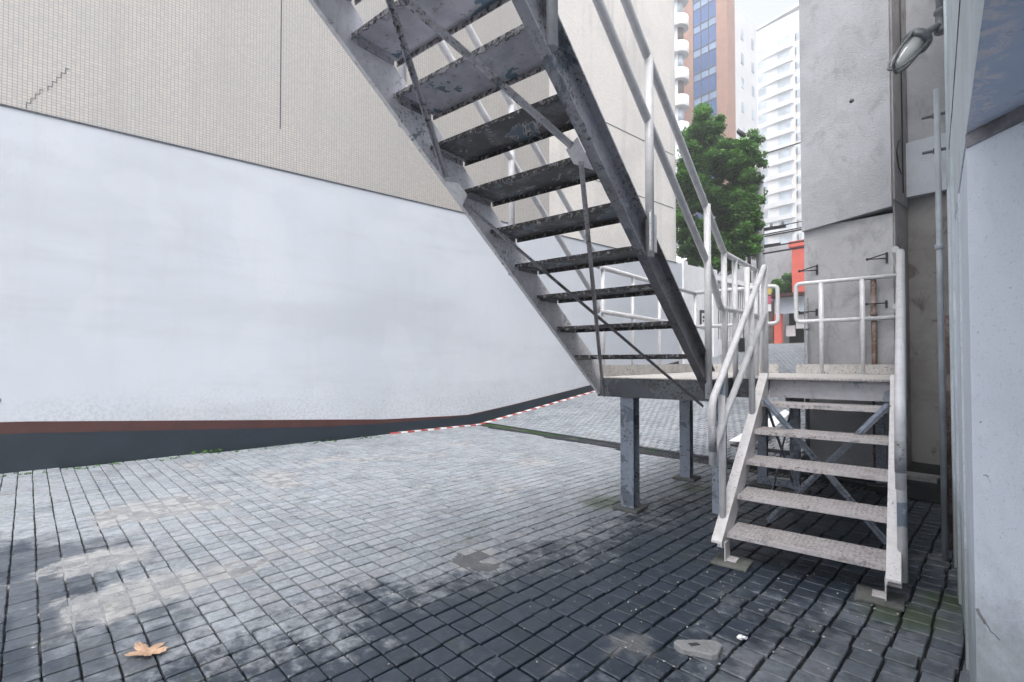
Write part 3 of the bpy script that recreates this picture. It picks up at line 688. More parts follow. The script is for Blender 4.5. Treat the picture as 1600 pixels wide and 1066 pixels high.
# ================================================================ GREY BUILDING BEHIND THE STAIRS
t = thing('grey_rendered_building', (-1.3, 7, 0), 'grey rendered building corner with rough pillar behind the landing', 'building')
PY = 6.05
g = MB(); g.box(-2.12, -1.31, PY + .03, 16.5, -.2, 2.70); g.build('lower_pillar', 'conc_low', t)
g = MB(); g.prism([(-2.125, PY - .02, 2.67), (-1.305, PY - .02, 2.76), (-1.305, PY - .02, 14), (-2.125, PY - .02, 14)], (0, 9, 0)); g.build('upper_pillar', 'conc_up', t)
g = MB(); g.box(-1.303, -1.285, PY + .01, 6.6, 2.83, 14); g.build('pillar_side', 'conc_edge', t)
g = MB(); g.box(-1.306, -1.292, PY + .035, 6.6, 0, 2.83); g.build('pillar_side', 'conc_edge', t)
g = MB(); g.box(-1.30, .5, 6.62, 9, 0, 2.94); g.build('recess_wall', 'conc_brown', t)
g = MB(); g.box(-1.283, .5, 6.52, 9, 2.945, 3.52); g.build('ring_beam', 'beam', t)
g = MB(); g.box(-1.283, .5, 6.61, 9, 3.525, 14); g.build('recess_wall', 'conc_up', t)
g = MB(); g.box(-1.34, -1.0, 6.05, 6.6, .0, .1)
g.build('step', 'curb_conc', t)
g = MB(); g.lathe((-1.63, PY - .021, 3.95), (0, -1, 0), [(0, .022), (.003, .02), (.004, .0)], 9); g.build('bolt_hole', 'black_metal', t)
# downpipes (stand in front of the pillar)
def downpipe(x, y, z0, z1, r, mat, label):
    t2 = thing('downpipe', (x, y, z0), label, 'pipe')
    g = MB(); g.tube([(x, y, z0), (x, y, z1)], r, 14); g.build('pipe', mat, t2)
    g = MB()
    for z in (z0 + (z1 - z0) * .12, z0 + (z1 - z0) * .8): g.lathe((x, y, z), (0, 0, 1), [(0, r + .001), (.004, r + .006), (.026, r + .006), (.03, r + .001)], 14)
    g.build('collar', mat, t2)
downpipe(-1.462, PY - .035, .02, 2.09, .024, 'rust', 'rusty brown vertical pipe with open top in front of the rough pillar')
downpipe(-2.085, PY - .035, .12, 1.92, .022, 'greypipe', 'grey vertical pipe at the left edge of the rough pillar')
def bracket(x, z, label, tri):
    t2 = thing('wall_bracket', (x, PY, z), label, 'bracket', 'small metal brackets on the rough pillar')
    g = MB(); g.box(x - .01, x + .01, PY + .018, PY + .028, z - .05, z + .06 if tri else z + .025); g.build('wall_strip', 'black_metal', t2)
    g = MB(); e = (x - .13, PY - .12, z - .01)
    g.tube([(x, PY + .02, z), e], .006, 8)
    if tri: g.tube([(x, PY + .02, z + .05), e], .006, 8)
    g.lathe((x - .13, PY - .12, z - .022), (0, 0, 1), [(0, .012), (.024, .012)], 8)
    g.build('arm', 'black_metal', t2)
bracket(-1.99, 2.22, 'triangular wire bracket at the left edge of the pillar', True)
bracket(-1.36, 2.25, 'triangular wire bracket at the right of the pillar', True)
bracket(-2.0, 1.765, 'straight peg holding the grey pipe to the pillar', False)
bracket(-1.37, 1.80, 'straight peg holding the rusty pipe to the pillar', False)
# conduit and cable in the recess
t2 = thing('looped_cable', (-1.28, 6.0, 3.2), 'thin dark cable with a loop on the pillar edge beside the painted beam', 'cable')
g = MB(); g.tube([(-1.275, 6.35, 6.5), (-1.275, 6.35, 2.95)], .006, 6); g.build('cable', 'black_metal', t2)
g = MB(); g.tube([(-1.278, 6.34, 3.5), (-1.278, 6.22, 3.46), (-1.278, 6.13, 3.33), (-1.278, 6.2, 3.18), (-1.278, 6.33, 3.14)], .006, 6); g.build('loop', 'black_metal', t2)

# ================================================================ NEAR BUILDING ON THE RIGHT
t = thing('near_building', (0, 3, 0), 'smooth pale blue grey wall with an overhanging upper floor at the right edge', 'building')
def SX(y, off=0): return side_x(y) + off
NC = 2.10
g = MB()
ang = R(56)  # direction of the broad face, as seen running back past the camera
fx, fy = -.3, NC
bd = Vector((.755, -.656, 0))     # broad face runs almost straight toward the viewer's right
p0 = Vector((SX(NC), NC, -.05)); p1 = p0 + bd * 1.6
g.prism([p0, p1, (3, 1.2, -.05), (3, 4.0, -.05), (SX(4.0), 4.0, -.05)], (0, 0, 1.95)); g.build('corner_wall', 'near', t, .006)
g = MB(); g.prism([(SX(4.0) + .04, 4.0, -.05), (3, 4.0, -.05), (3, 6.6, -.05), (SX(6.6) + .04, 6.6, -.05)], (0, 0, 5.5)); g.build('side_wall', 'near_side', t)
for y0, y1, pr in ((3.30, 3.42, .012), (2.62, 2.68, .008), (3.86, 3.98, .016)):
    g = MB(); g.prism([(SX(y0) - pr, y0, .0), (SX(y0) + .01, y0, .0), (SX(y1) + .01, y1, .0), (SX(y1) - pr, y1, .0)], (0, 0, 1.88 if y0 < 3 else 2.25)); g.build('moulding', 'near_side', t, .004)
# upper storey, its soffit low over the corner
g = MB(); g.prism([(SX(-2.5), -2.5, 1.93), (4, -2.5, 1.93), (4, 4.02, 1.93), (SX(4.02), 4.02, 1.93)], (0, 0, 2.8)); ob = g.build('upper_storey', ['near_side', 'soffit'], t)
for f in ob.data.polygons:
    if f.normal.z < -.9: f.material_index = 1
g = MB(); q = p0 + Vector((.012, .01, 0)); n2 = Vector((-.656, -.755, 0))
g.prism([(q.x, q.y, 1.885), (q.x + bd.x * 1.5, q.y + bd.y * 1.5, 1.885), (q.x + bd.x * 1.5, q.y + bd.y * 1.5, 1.9295), (q.x, q.y, 1.9295)], n2 * .02); g.build('soffit_edge', 'soffit_dark', t)
# hairline cracks, chips
def crackline(pts, wdt=.0022):
    g = MB()
    for a, b in zip(pts, pts[1:]): g.bar(a, b, wdt, .0016, n2)
    g.build('crack', 'curb_conc', t)
def onface(s, z): v = p0 + bd * s - Vector((-n2.x, -n2.y, 0)) * .0006; return (v.x, v.y, z)
crackline([onface(.006, .445), onface(.016, .428), onface(.024, .425), onface(.034, .412)], .012)
crackline([onface(.03, .418), onface(.042, .409), onface(.05, .398), onface(.062, .396), onface(.078, .388)], .0035)
crackline([onface(.036, .862), onface(.046, .866), onface(.053, .861)], .0025)
crackline([onface(.028, 1.022), onface(.033, 1.026)], .0035)
g = MB()
for (y0, y1, z) in ((2.15, 3.4, 2.47), (3.4, 4.0, 2.5)): g.bar((SX(y0) - .001, y0, z), (SX(y1) - .001, y1, z + .02), .012, .004, (1, 0, 0))
g.build('joint_line', 'soffit_dark', t)
# service pipes at the flank
def vpipe(name, pts, r, mat, label, collars=()):
    t2 = thing(name, pts[0], label, 'pipe'); g = MB(); g.tube(pts, r, 14); g.build('pipe', mat, t2)
    if collars:
        g = MB()
        for z in collars: g.lathe((pts[0][0], pts[0][1], z), (0, 0, 1), [(0, r + .001), (.004, r + .007), (.03, r + .007), (.034, r + .001)], 14)
        g.build('collar', mat, t2)
    return t2
vpipe('service_pipe', [(-.622, 3.96, .0), (-.622, 3.96, 2.9)], .016, 'pipe_grey', 'grey vertical service pipe standing on the setts beside the near wall', (1.9,))
vpipe('service_pipe', [(-.60, 4.03, .06), (-.60, 4.03, 1.0), (-.612, 4.12, 1.1), (-.612, 4.12, 1.5)], .016, 'rust', 'rusty thin pipe hidden behind the grey service pipe')
vpipe('conduit', [(-.575, 4.0, 1.5), (-.575, 4.0, 3.9)], .014, 'near_side', 'pale vertical conduit high on the near wall below the lamp')
for z, x in ((2.62, -.66), (2.86, -.66)):
    t2 = thing('wall_peg', (x, 4.3, z), 'short grey peg sticking out beside the conduit', 'bracket', 'grey pegs beside the conduit')
    t2['label'] = 'lower grey peg sticking out beside the conduit' if z < 2.7 else 'upper grey peg sticking out beside the conduit'
    g = MB(); g.tube([(x + .1, 4.32, z + .01), (x - .09, 4.26, z)], .011, 8); g.build('rod', 'cast', t2)
    g = MB(); g.lathe((x - .02, 4.283, z + .003), (-.95, -.3, 0), [(0, .012), (.003, .02), (.018, .02), (.02, .012)], 8); g.build('clamp', 'cast', t2)

# bulkhead lamp on its elbow
import mathutils
LB = Vector((-.605, 4.05, 3.33))       # end of arm at the wall
rtv = Vector((math.cos(R(50)), math.sin(R(50)), 0)); fwv = Vector((-math.sin(R(50)), math.cos(R(50)), 0)); upv = Vector((0, 0, 1))
t2 = thing('wall_lamp', LB, 'grey caged bulkhead lamp on a short elbow arm high on the wall', 'lamp')
def L(px, py, d=0): return LB + rtv * (px - 1482) * .0041 + upv * (33 - py) * .0041 + fwv * d
g = MB(); g.tube([L(1484, 32), L(1466, 40, -.02), L(1455, 47, -.03), L(1438, 60, -.04)], .021, 14); g.lathe(L(1478, 28, -.01), (0, 0, 1), [(-.08, .024), (-.07, .036), (-.05, .036), (-.04, .027), (.04, .027), (.05, .034), (.07, .034), (.08, .024)], 16); g.build('arm', 'cast', t2)
dl = (L(1398, 108, -.05) - L(1440, 58, -.04)); ln = dl.length; dl.normalize(); c0 = L(1440, 58, -.04)
g = MB(); g.lathe(c0, dl, [(-.03, .025), (0, .058), (.015, .076), (.055, .078), (.065, .066)], 22); g.build('housing', 'cast', t2)
g = MB(); g.lathe(c0, dl, [(.06, .058), (.15, .055), (ln - .06, .048), (ln - .02, .035), (ln - .005, .012)], 22); g.build('glass_jar', 'jar', t2)
g = MB(); g.lathe(c0, dl, [(.05, .016), (.08, .016), (.09, .028), (.15, .03), (.18, .016)], 14); g.build('bulb', 'bulb', t2)
g = MB(); nn = dl.orthogonal().normalized(); bb = dl.cross(nn)
for k in range(4):
    a = R(45 + 90 * k + 10); e = nn * math.cos(a) + bb * math.sin(a); e2 = -e
    if k < 2: g.tube([c0 + dl * .05 + e * .076, c0 + dl * (ln - .08) + e * .070, c0 + dl * (ln + .0) + e * .035, c0 + dl * (ln + .0) + e2 * .035, c0 + dl * (ln - .08) + e2 * .070, c0 + dl * .05 + e2 * .076], .0085, 8)
ring = [c0 + dl * .2 + (nn * math.cos(R(a)) + bb * math.sin(R(a))) * .097 for a in range(0, 361, 20)]
g.build('cage', 'cast', t2)
vpipe('conduit', [(-.612, 4.08, 3.36), (-.612, 4.08, 5.2)], .027, 'greypipe', 'dark thick conduit rising above the wall lamp')

# ================================================================ SMALL THINGS ON THE GROUND
g = MB(); pts = []
lc = Vector((-2.552, .171, .012)); nP = 50; rr_ = random.Random(3)
for k in range(nP):
    a = k / nP * 2 * math.pi; r = .03 + .045 * abs(math.cos(2.5 * a)) ** .8 * (1 if k % 2 else .8)
    pts.append((lc.x + rtv.x * math.cos(a) * r * 1.15 + fwv.x * math.sin(a) * r * .8, lc.y + rtv.y * math.cos(a) * r * 1.15 + fwv.y * math.sin(a) * r * .8, .008 + .022 * (r / .075) ** 2 * (.6 + .4 * math.sin(3 * a))))
vc = g.b.verts.new((lc.x, lc.y, .006)); ring = [g.b.verts.new(p) for p in pts]
for k in range(nP): g.b.faces.new([vc, ring[k], ring[(k + 1) % nP]])
e = bmesh.ops.extrude_face_region(g.b, geom=g.b.faces[:]); 
for v in [v for v in e['geom'] if isinstance(v, bmesh.types.BMVert)]: v.co.z += .002
tag(g.build('fallen_leaf', 'leaf_dry'), 'dry tan fallen leaf on the setts at lower left', 'leaf')

t2 = thing('stone_slab', (-1.09, 1.94, .0), 'small worn triangular stone slab with a slot set in the paving', 'stone')
def gp(dx, dy, z): p = Vector((-1.089, 1.943, 0)) + rtv * dx + fwv * dy; return (p.x, p.y, z)
ol = [(-.105, .03), (-.085, .05), (.055, .048), (.09, .03), (.092, .005), (.05, -.055), (.02, -.06), (-.09, -.012)]
g = MB(); g.prism([gp(a, b, -.008) for a, b in ol], (0, 0, .032)); g.build('slab', 'curb_conc', t2, .006)
g = MB(); g.prism([gp(a, b, .0245) for a, b in [(-.05, .012), (-.01, .02), (.0, .005), (-.04, -.004)]], (0, 0, .002)); g.build('slot', 'black_metal', t2)

pr_ = random.Random(11); g = MB()
for k in range(290):
    x = pr_.uniform(-3.2, -.62); y = pr_.uniform(.4, 3.6)
    if pr_.random() < .5: x = pr_.uniform(-1.8, -.6); y = pr_.uniform(1.7, 3.2)
    s_ = pr_.choice([.0016, .0022, .003, .0042]); z = .003
    m = Matrix.Translation((x, y, z)) @ Matrix.Rotation(pr_.uniform(0, 6), 4, 'Z') @ Matrix.Diagonal((s_ * pr_.uniform(1, 2), s_, s_ * .8, 1))
    bmesh.ops.create_icosphere(g.b, subdivisions=1, radius=1, matrix=m)
tag(g.build('pale_grit', 'mortar_beige'), 'pale grit and paint flakes scattered on the setts', 'grit', kind='stuff')
for i, (x, y, s_, lb) in enumerate([(-1.02, 2.16, .014, 'crumpled white scrap on the setts left of the stair foot'), (-1.10, 2.02, .008, 'small white scrap beside the stone slab')]):
    g = MB(); bmesh.ops.create_icosphere(g.b, subdivisions=2, radius=1, matrix=Matrix.Translation((x, y, .009)) @ Matrix.Rotation(.8, 4, 'Z') @ Matrix.Diagonal((s_ * 1.5, s_, s_ * .6, 1)))
    for v in g.b.verts: v.co += Vector((pr_.gauss(0, 1), pr_.gauss(0, 1), pr_.gauss(0, 1))) * s_ * .18
    tag(g.build('paper_scrap', 'white'), lb, 'scrap')

# white board lying on the ramp behind the short flight
t2 = thing('white_board', (-3.0, 6.6, .1), 'white board propped on the ramp behind the short staircase', 'board')
def rp(x, y, dz): return (x, y, gz(x, y) + dz)
g = MB(); g.prism([rp(-3.16, 6.40, .03), rp(-2.78, 6.35, .06), rp(-2.72, 7.25, .25), rp(-2.85, 7.4, .25)], (0, 0, .012)); g.build('panel', 'board', t2)
g = MB(); g.bar(rp(-3.1, 6.33, .0), rp(-2.3, 6.30, .02), .05, .04); g.build('shadow_strip', 'grate', t2)  # dark strip in place of the shadow below the board's front edge

# weeds at the wall foot
t2 = None
def leafm():
    s = N('leaf_green')
    at = s.n('ShaderNodeAttribute', attribute_name='tone')
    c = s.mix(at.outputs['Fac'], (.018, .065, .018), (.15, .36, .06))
    tr = s.n('ShaderNodeBsdfTranslucent'); s.l(c, tr.inputs[0]); mx = s.n('ShaderNodeMixShader'); mx.inputs[0].default_value = .3
    s.fin(c, .5, .3); s.l(s.b.outputs[0], mx.inputs[1]); s.l(tr.outputs[0], mx.inputs[2])
    s.l(mx.outputs[0], s.t.nodes['Material Output'].inputs[0]); return s.m
M['leaf'] = leafm()
def leaves(name, clumps, n, size, parent, seed, flat=.5):
    """leaf faces spread over clumps = (x,y,z,r)"""
    r = random.Random(seed); vs = []; fs = []; tn = []; base = parent_loc(parent) if parent else Vector((0, 0, 0))
    tot = sum(c[3] ** 2 for c in clumps)
    for (x, y, z, rad) in clumps:
        ct = r.uniform(.15, .6)
        for _ in range(int(n * rad * rad / tot)):
            d = Vector((r.gauss(0, 1), r.gauss(0, 1), r.gauss(0, 1))).normalized(); q = rad * (r.random() ** .35) * r.uniform(.75, 1.12)
            p = Vector((x, y, z)) + Vector((d.x * q, d.y * q, d.z * q * .75)) - base
            a = Vector((r.gauss(0, 1), r.gauss(0, 1), r.gauss(0, .5))).normalized(); b_ = a.cross(Vector((r.gauss(0, 1), r.gauss(0, 1), r.gauss(0, 1)))).normalized()
            s1 = size * r.uniform(.6, 1.3); s2 = s1 * flat; i = len(vs)
            vs += [p - a * s1 / 2, p + b_ * s2 / 2, p + a * s1 / 2, p - b_ * s2 / 2]; fs.append((i, i + 1, i + 2, i + 3))
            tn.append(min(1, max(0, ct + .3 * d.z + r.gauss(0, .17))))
    me = bpy.data.meshes.new(name); me.from_pydata([tuple(v) for v in vs], [], fs); at = me.attributes.new('tone', 'FLOAT', 'FACE'); at.data.foreach_set('value', tn)
    me.materials.append(M['leaf']); o = bpy.data.objects.new(name, me); COL.objects.link(o)
    if parent: o.parent = parent
    return o
wd = random.Random(5); cl = []
for k in range(70):
    y = -1 + wd.random() ** 1.3 * 4.5; cl.append((WX + .03 + wd.random() * .25, y, .004, wd.uniform(.008, .03)))
for k in range(8): cl.append((WX + .03 + wd.random() * .08, .95 + wd.random() * .35, .02, .03))
o = leaves('wall_foot_weeds', cl, 1500, .02, None, 3); tag(o, 'tiny green weeds and moss in the joints along the wall foot', 'weeds', kind='stuff')

# ================================================================ TOP OF THE RAMP AND STREET
t = thing('white_boundary_wall', (WX, 15, 1), 'white boundary wall with a barred gate at the top of the ramp', 'wall')
g = MB(); g.box(WX - .25, WX - .01, 12.79, 14.6, .9, 4.03); g.box(WX - .22, WX - .03, 12.79, 17.5, .9, 1.9); g.build('wall', 'white', t)
g = MB(); g.box(WX - .30, WX + .05, 12.79, 13.0, .9, 4.10); g.box(WX - .30, WX + .03, 14.5, 14.75, 1.2, 4.06); g.build('pillar', 'white', t)
g = MB(); g.box(WX - .012, WX - .004, 13.0, 13.09, 1, 4.0); g.build('dark_joint', 'greypipe', t)
g = MB(); g.box(WX - .26, WX + .02, 14.75, 17.5, 3.75, 3.9); g.box(WX - .2, WX - .04, 17.3, 17.5, 1.8, 3.8); g.build('gate_frame', 'white', t)
g = MB()
for k in range(17): g.box(WX - .14, WX - .10, 14.85 + k * .15, 14.885 + k * .15, 1.9, 3.75)
g.build('gate_bars', 'white', t)
g = MB(); g.box(WX - .6, WX - .4, 14.7, 17.5, 1.8, 3.7); g.build('gate_backing', 'dark', t)
g = MB(); g.box(WX - .009, WX + .03, 13.75, 14.1, 2.25, 2.75); g.build('meter_box', 'black_metal', t)
g = MB(); g.box(WX + .031, WX + .034, 13.80, 14.06, 2.3, 2.66); g.build('meter_label', 'white', t)
g = MB(); g.box(WX + .0345, WX + .0365, 13.84, 14.0, 2.5, 2.58); g.box(WX + .0345, WX + .0365, 13.84, 13.93, 2.4, 2.46); g.build('meter_window', 'black_metal', t)
t2 = thing('waste_bin', (-6.4, 15.6, 1.5), 'small black bin at the top of the ramp by the gate', 'bin')
g = MB(); x, y = -7.3, 15.8; z = gz(x, y); g.lathe((x, y, z), (0, 0, 1), [(0, .16), (.38, .19), (.39, .2), (.42, .2)], 16); t2.location = (x, y, z); g.build('body', 'black_metal', t2)
g = MB(); g.tube([(x, y, z + .4), (x, y, z + .9)], .015, 8); g.build('handle', 'black_metal', t2)

SZ = 1.806
g = MB(); g.box(-60, 60, 17.6, 20.4, 1.5, SZ + .02); tag(g.build('pavement', 'walk'), kind='structure')
g = MB(); g.quad([(-90, 20.4, 1.77), (90, 20.4, 1.77), (90, 24.4, 1.77), (-90, 24.4, 1.77)]); tag(g.build('street', 'asphalt'), kind='structure')
g = MB(); g.box(-60, 60, 24.4, 26.2, 1.5, SZ + .08); tag(g.build('far_pavement', 'walk'), kind='structure')

# tree
def tree(loc, crown, n, size, label, name='street_tree', trunkr=.16, seed=1, lean=(0, 0), limbs=6):
    t = thing(name, loc, label, 'tree'); x, y, z = loc; r = random.Random(seed)
    g = MB(); cz = min(c[2] for c in crown); topz = max(c[2] for c in crown)
    g.tube([(x, y, z), (x + lean[0] * .5, y + lean[1] * .5, (z + cz) / 2), (x + lean[0], y + lean[1], cz + .2), (x + lean[0] * 1.2, y + lean[1], (cz + topz) / 2)], trunkr, 10, r2=trunkr * .35)
    for k in range(limbs):
        c = crown[int(r.random() * len(crown))]; s0 = (x + lean[0], y + lean[1], cz + r.uniform(-.2, .8))
        g.tube([s0, ((s0[0] + c[0]) / 2, (s0[1] + c[1]) / 2, (s0[2] + c[2]) / 2 + .2), c[:3]], trunkr * .4, 7, r2=trunkr * .1)
    g.build('trunk', 'bark', t); leaves('crown', crown, n, size, t, seed); return t
def at(px, py, D):     # offline-measured direction helper for distant clumps
    a = (px - 800) / 770; b = (565 - py) / 770
    return Vector((math.cos(R(50)) * a * D - math.sin(R(50)) * D, math.sin(R(50)) * a * D + math.cos(R(50)) * D, CAMH + b * D))
tr = random.Random(21); crown = []
shape = [(178, 1098, 1106), (195, 1090, 1128), (215, 1080, 1138), (235, 1074, 1150), (255, 1070, 1180), (275, 1068, 1188), (300, 1062, 1192), (320, 1060, 1186), (345, 1058, 1180), (365, 1060, 1172), (385, 1064, 1168), (400, 1080, 1160), (412, 1095, 1150)]
for (py, a, b) in shape:
    for k in range(max(5, int((b - a) / 5))):
        p = at(a + tr.random() * (b - a), py + tr.uniform(-9, 9), 20.5 + tr.uniform(-1.5, 1.5)); crown.append((p.x, p.y, p.z, tr.uniform(.25, .5)))
for k in range(46):
    py = 205 + 185 * tr.random(); w_ = 1198 - abs(py - 265) * .12
    p = at(1150 + tr.random() * (w_ - 1150), py, 18.6); crown.append((p.x, p.y, p.z, tr.uniform(.2, .36)))
for (px, py) in [(1190, 215), (1185, 230), (1194, 240), (1180, 205), (1196, 255), (1105, 172), (1128, 182), (1170, 240)]:
    p = at(px, py, 20.5); crown.append((p.x, p.y, p.z, .24))
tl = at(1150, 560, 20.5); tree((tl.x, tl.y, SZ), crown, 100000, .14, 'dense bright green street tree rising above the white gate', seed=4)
p = at(1172, 560, 22); cr = []
for k in range(16):
    q = at(tr.uniform(1160, 1186), tr.uniform(340, 400), 22); cr.append((q.x, q.y, q.z, .3))
tree((p.x, p.y, SZ), cr, 3500, .12, 'slender dark tree standing between the big tree and the pole', seed=9, trunkr=.12, limbs=4)

# utility pole with cables
pp = at(1190, 560, 19.2)
t = thing('utility_pole', (pp.x, pp.y, SZ), 'pale concrete utility pole at the kerb beyond the platform railing', 'pole')
g = MB(); g.tube([(pp.x, pp.y, SZ), (pp.x, pp.y, 9.6)], .17, 16, r2=.12); g.build('shaft', 'conc_up', t)
g = MB(); g.bar((pp.x - .9, pp.y - .1, 6.35), (pp.x + .9, pp.y + .1, 6.35), .09, .11); g.bar((pp.x - .7, pp.y - .1, 5.7), (pp.x + .7, pp.y + .1, 5.7), .08, .1); g.build('crossarm', 'black_metal', t)
for dx in (-.8, -.4, .4, .8):
    g = MB(); g.lathe((pp.x + dx, pp.y + dx * .11, 6.4), (0, 0, 1), [(0, .03), (.03, .06), (.06, .035), (.09, .06), (.12, .035), (.15, .05), (.17, .02)], 10); g.build('insulator', 'greypipe', t)
la = at(1157, 202, 18.7)
g = MB(); g.tube([(pp.x, pp.y, 9.3), (pp.x - .3, pp.y - .2, 9.7), (la.x, la.y, la.z + .1)], .03, 8); g.build('lamp_arm', 'greypipe', t)
g = MB(); g.lathe((la.x, la.y, la.z), ((at(1167, 210, 18.7) - la).normalized()), [(-.06, .03), (0, .08), (.25, .1), (.34, .06), (.36, .02)], 12); g.build('lamp_head', 'black_metal', t)
def cable(y, z, x0, x1, sag, r, label):
    g = MB(); g.tube([(x0 + (x1 - x0) * k / 10, y, z - sag * (1 - ((k - 5) / 5) ** 2)) for k in range(11)], r, 6)
    tag(g.build('overhead_cable', 'black_metal'), label, 'cable', 'overhead cables along the street')
for k, (z, dy, r, sg, lb) in enumerate([(6.62, 0, .018, .25, 'topmost thin black cable of the bundle at the pole'), (6.45, .1, .03, .35, 'thick black cable second from the top of the bundle'), (6.32, -.1, .022, .2, 'black cable third from the top of the bundle'),
                     (6.05, .05, .03, .4, 'black cable fourth from the top of the bundle'), (5.85, 0, .02, .22, 'thin cable just above the lowest of the bundle'), (5.7, -.05, .032, .3, 'thick lowest cable of the bundle at the pole')]):
    cable(pp.y + dy, z, pp.x - 22, pp.x + 22, sg, r, lb)
cable(pp.y + .1, 9.45, pp.x - 22, pp.x + 22, .1, .022, 'single high cable crossing in front of the white towers')

# house across the street
t = thing('house', (-9, 27, SZ), 'grey house with red trim and a small red roofed entrance across the street', 'house')
FY = 26.3
def fx_at(px, Y):
    a = (px - 800) / 770; D = Y / (math.sin(R(50)) * a + math.cos(R(50))); return math.cos(R(50)) * a * D - math.sin(R(50)) * D, D
def zat(py, D): return CAMH + (565 - py) / 770 * D
x1197, D1 = fx_at(1190, FY + 3); x1262, D2 = fx_at(1290, FY + 3)
g = MB(); g.box(x1197 - 4, x1262 + 3, FY + 3, FY + 9, SZ, zat(372, D2)); g.build('wall', 'conc_up', t)
xa, Da = fx_at(1239, FY + 1.2); xb, Db = fx_at(1266, FY + 1.2)
g = MB(); g.box(xa, xb, FY + 1.2, FY + 2.9, SZ, zat(386, Da)); g.build('red_pier', 'red_wall', t)
g = MB(); g.box(xa - .12, xb + .12, FY + 1.1, FY + 2.98, zat(386, Da), zat(377, Da)); g.build('pier_cap', 'red_wall', t)
xa, Da = fx_at(1208, FY + 2.9); xb, Db = fx_at(1221, FY + 2.9)
g = MB(); g.box(xa, xb, FY + 2.9, FY + 2.99, zat(463, Da), zat(437, Da)); o = g.build('window', 'dark', t)
g = MB(); xm = (xa + xb) / 2; g.box(xm - .03, xm + .03, FY + 2.86, FY + 2.9, zat(463, Da), zat(437, Da)); g.box(xa - .06, xb + .06, FY + 2.84, FY + 2.9, zat(465, Da), zat(463, Da)); g.build('frame', 'rust', o)
xa, Da = fx_at(1212, FY); xb, Db = fx_at(1275, FY)
zr = zat(466, Da)
g = MB(); g.prism([(xa - .2, FY - .5, zr), (xa - .2, FY - .5, zr + .14), (xa - .2, FY + 2.9, zr + .55), (xa - .2, FY + 2.9, zr)], (xb - xa + .4, 0, 0)); g.build('canopy_roof', 'maroon', t)
g = MB(); g.box(xa, xb, FY, FY + .15, zat(491, Da), zr); g.build('lintel', 'near', t)
g = MB(); g.box(xa - .05, xa + .28, FY - .03, FY + .2, SZ, zat(491, Da)); g.build('red_post', 'red_wall', t)
g = MB(); g.box(xa + .28, xb, FY + 1.0, FY + 1.1, SZ, zr); g.build('dark_doorway', 'dark', t)
xc, Dc = fx_at(1229, FY); g = MB(); g.box(xc - .2, xc + .2, FY + .5, FY + .62, zat(525, Dc), zat(508, Dc)); g.build('notice_board', 'white', t)
xc, Dc = fx_at(1256, FY); g = MB(); g.box(xc - .5, xc + .5, FY + .45, FY + .55, zat(512, Dc), zat(490, Dc)); g.build('notice_board', 'white', t)
xa2, Da2 = fx_at(1196, FY); g = MB(); g.box(xa2 - 2.5, xa - .1, FY, FY + .12, SZ, zat(470, Da)); g.build('brown_gate', 'rust', t)
# signs on pole side
sp_ = at(1200, 470, 24.5)
t = thing('street_sign', (sp_.x, sp_.y, SZ), 'small yellow, pink and white sign fixed on a post in front of the brown gate', 'sign')
g = MB(); g.tube([(sp_.x, sp_.y + .05, SZ + .08), (sp_.x, sp_.y + .05, 5)], .035, 8); g.build('post', 'greypipe', t)
M['pink'] = plain('pink_print', (.6, .12, .22), .5, .1); M['yellow'] = plain('yellow_print', (.7, .5, .08), .5, .1)
for z, m in ((3.7, 'white'), (4.1, 'pink'), (4.55, 'yellow')):
    g = MB(); g.box(sp_.x - .17, sp_.x + .17, sp_.y, sp_.y + .02, z, z + .36); g.build('panel', m, t)
cr = []
for k in range(14):
    q = at(tr.uniform(1214, 1242), tr.uniform(432, 458), 26.0); cr.append((q.x, q.y, q.z, tr.uniform(.2, .36)))
q = at(1228, 470, 26.2); t = thing('shrub', (q.x, q.y, 4.0), 'bright green shrub growing above the red roofed entrance', 'plant'); leaves('foliage', cr, 3500, .12, t, 8)
g = MB(); g.tube([(q.x, q.y, 4.2), (q.x, q.y, 5.1)], .05, 7, r2=.02); g.build('stem', 'bark', t)
cr = [(*at(1250 + tr.uniform(-7, 7), 522 + tr.uniform(-8, 8), 25.5), .2) for k in range(9)]
q = at(1250, 536, 25.5); t = thing('potted_plant', (q.x, q.y, SZ + .08), 'dark leafy potted plant beside the dark doorway', 'plant'); leaves('foliage', cr, 1400, .1, t, 12)
g = MB(); g.lathe((q.x, q.y, SZ + .08), (0, 0, 1), [(0, .12), (.25, .17), (.28, .17)], 12); g.build('pot', 'maroon', t)

# ================================================================ TOWERS
M['brick'] = plain('brown_brick', (.34, .19, .14), .8, .1, 1.5); M['tower_white'] = plain('tower_white', (.66, .67, .69), .7, .05, .4)
M['tower_shade'] = plain('balcony_shadow_gap', (.28, .30, .34), .6, .15, .8); M['tower_warm'] = plain('balcony_tan', (.58, .52, .47), .7, .1, .6)
M['blue_glass'] = plain('blue_glass', (.04, .10, .28), .25, .12, .35); M['blue_light'] = plain('pale_blue_glass', (.22, .31, .47), .25, .15, .5)
M['win'] = plain('tower_window_glass', (.40, .46, .52), .3, .3, .5); M['balc_dark'] = plain('balcony_recess', (.12, .09, .09), .8, .2, 1)
def px2(px, Y): return fx_at(px, Y)
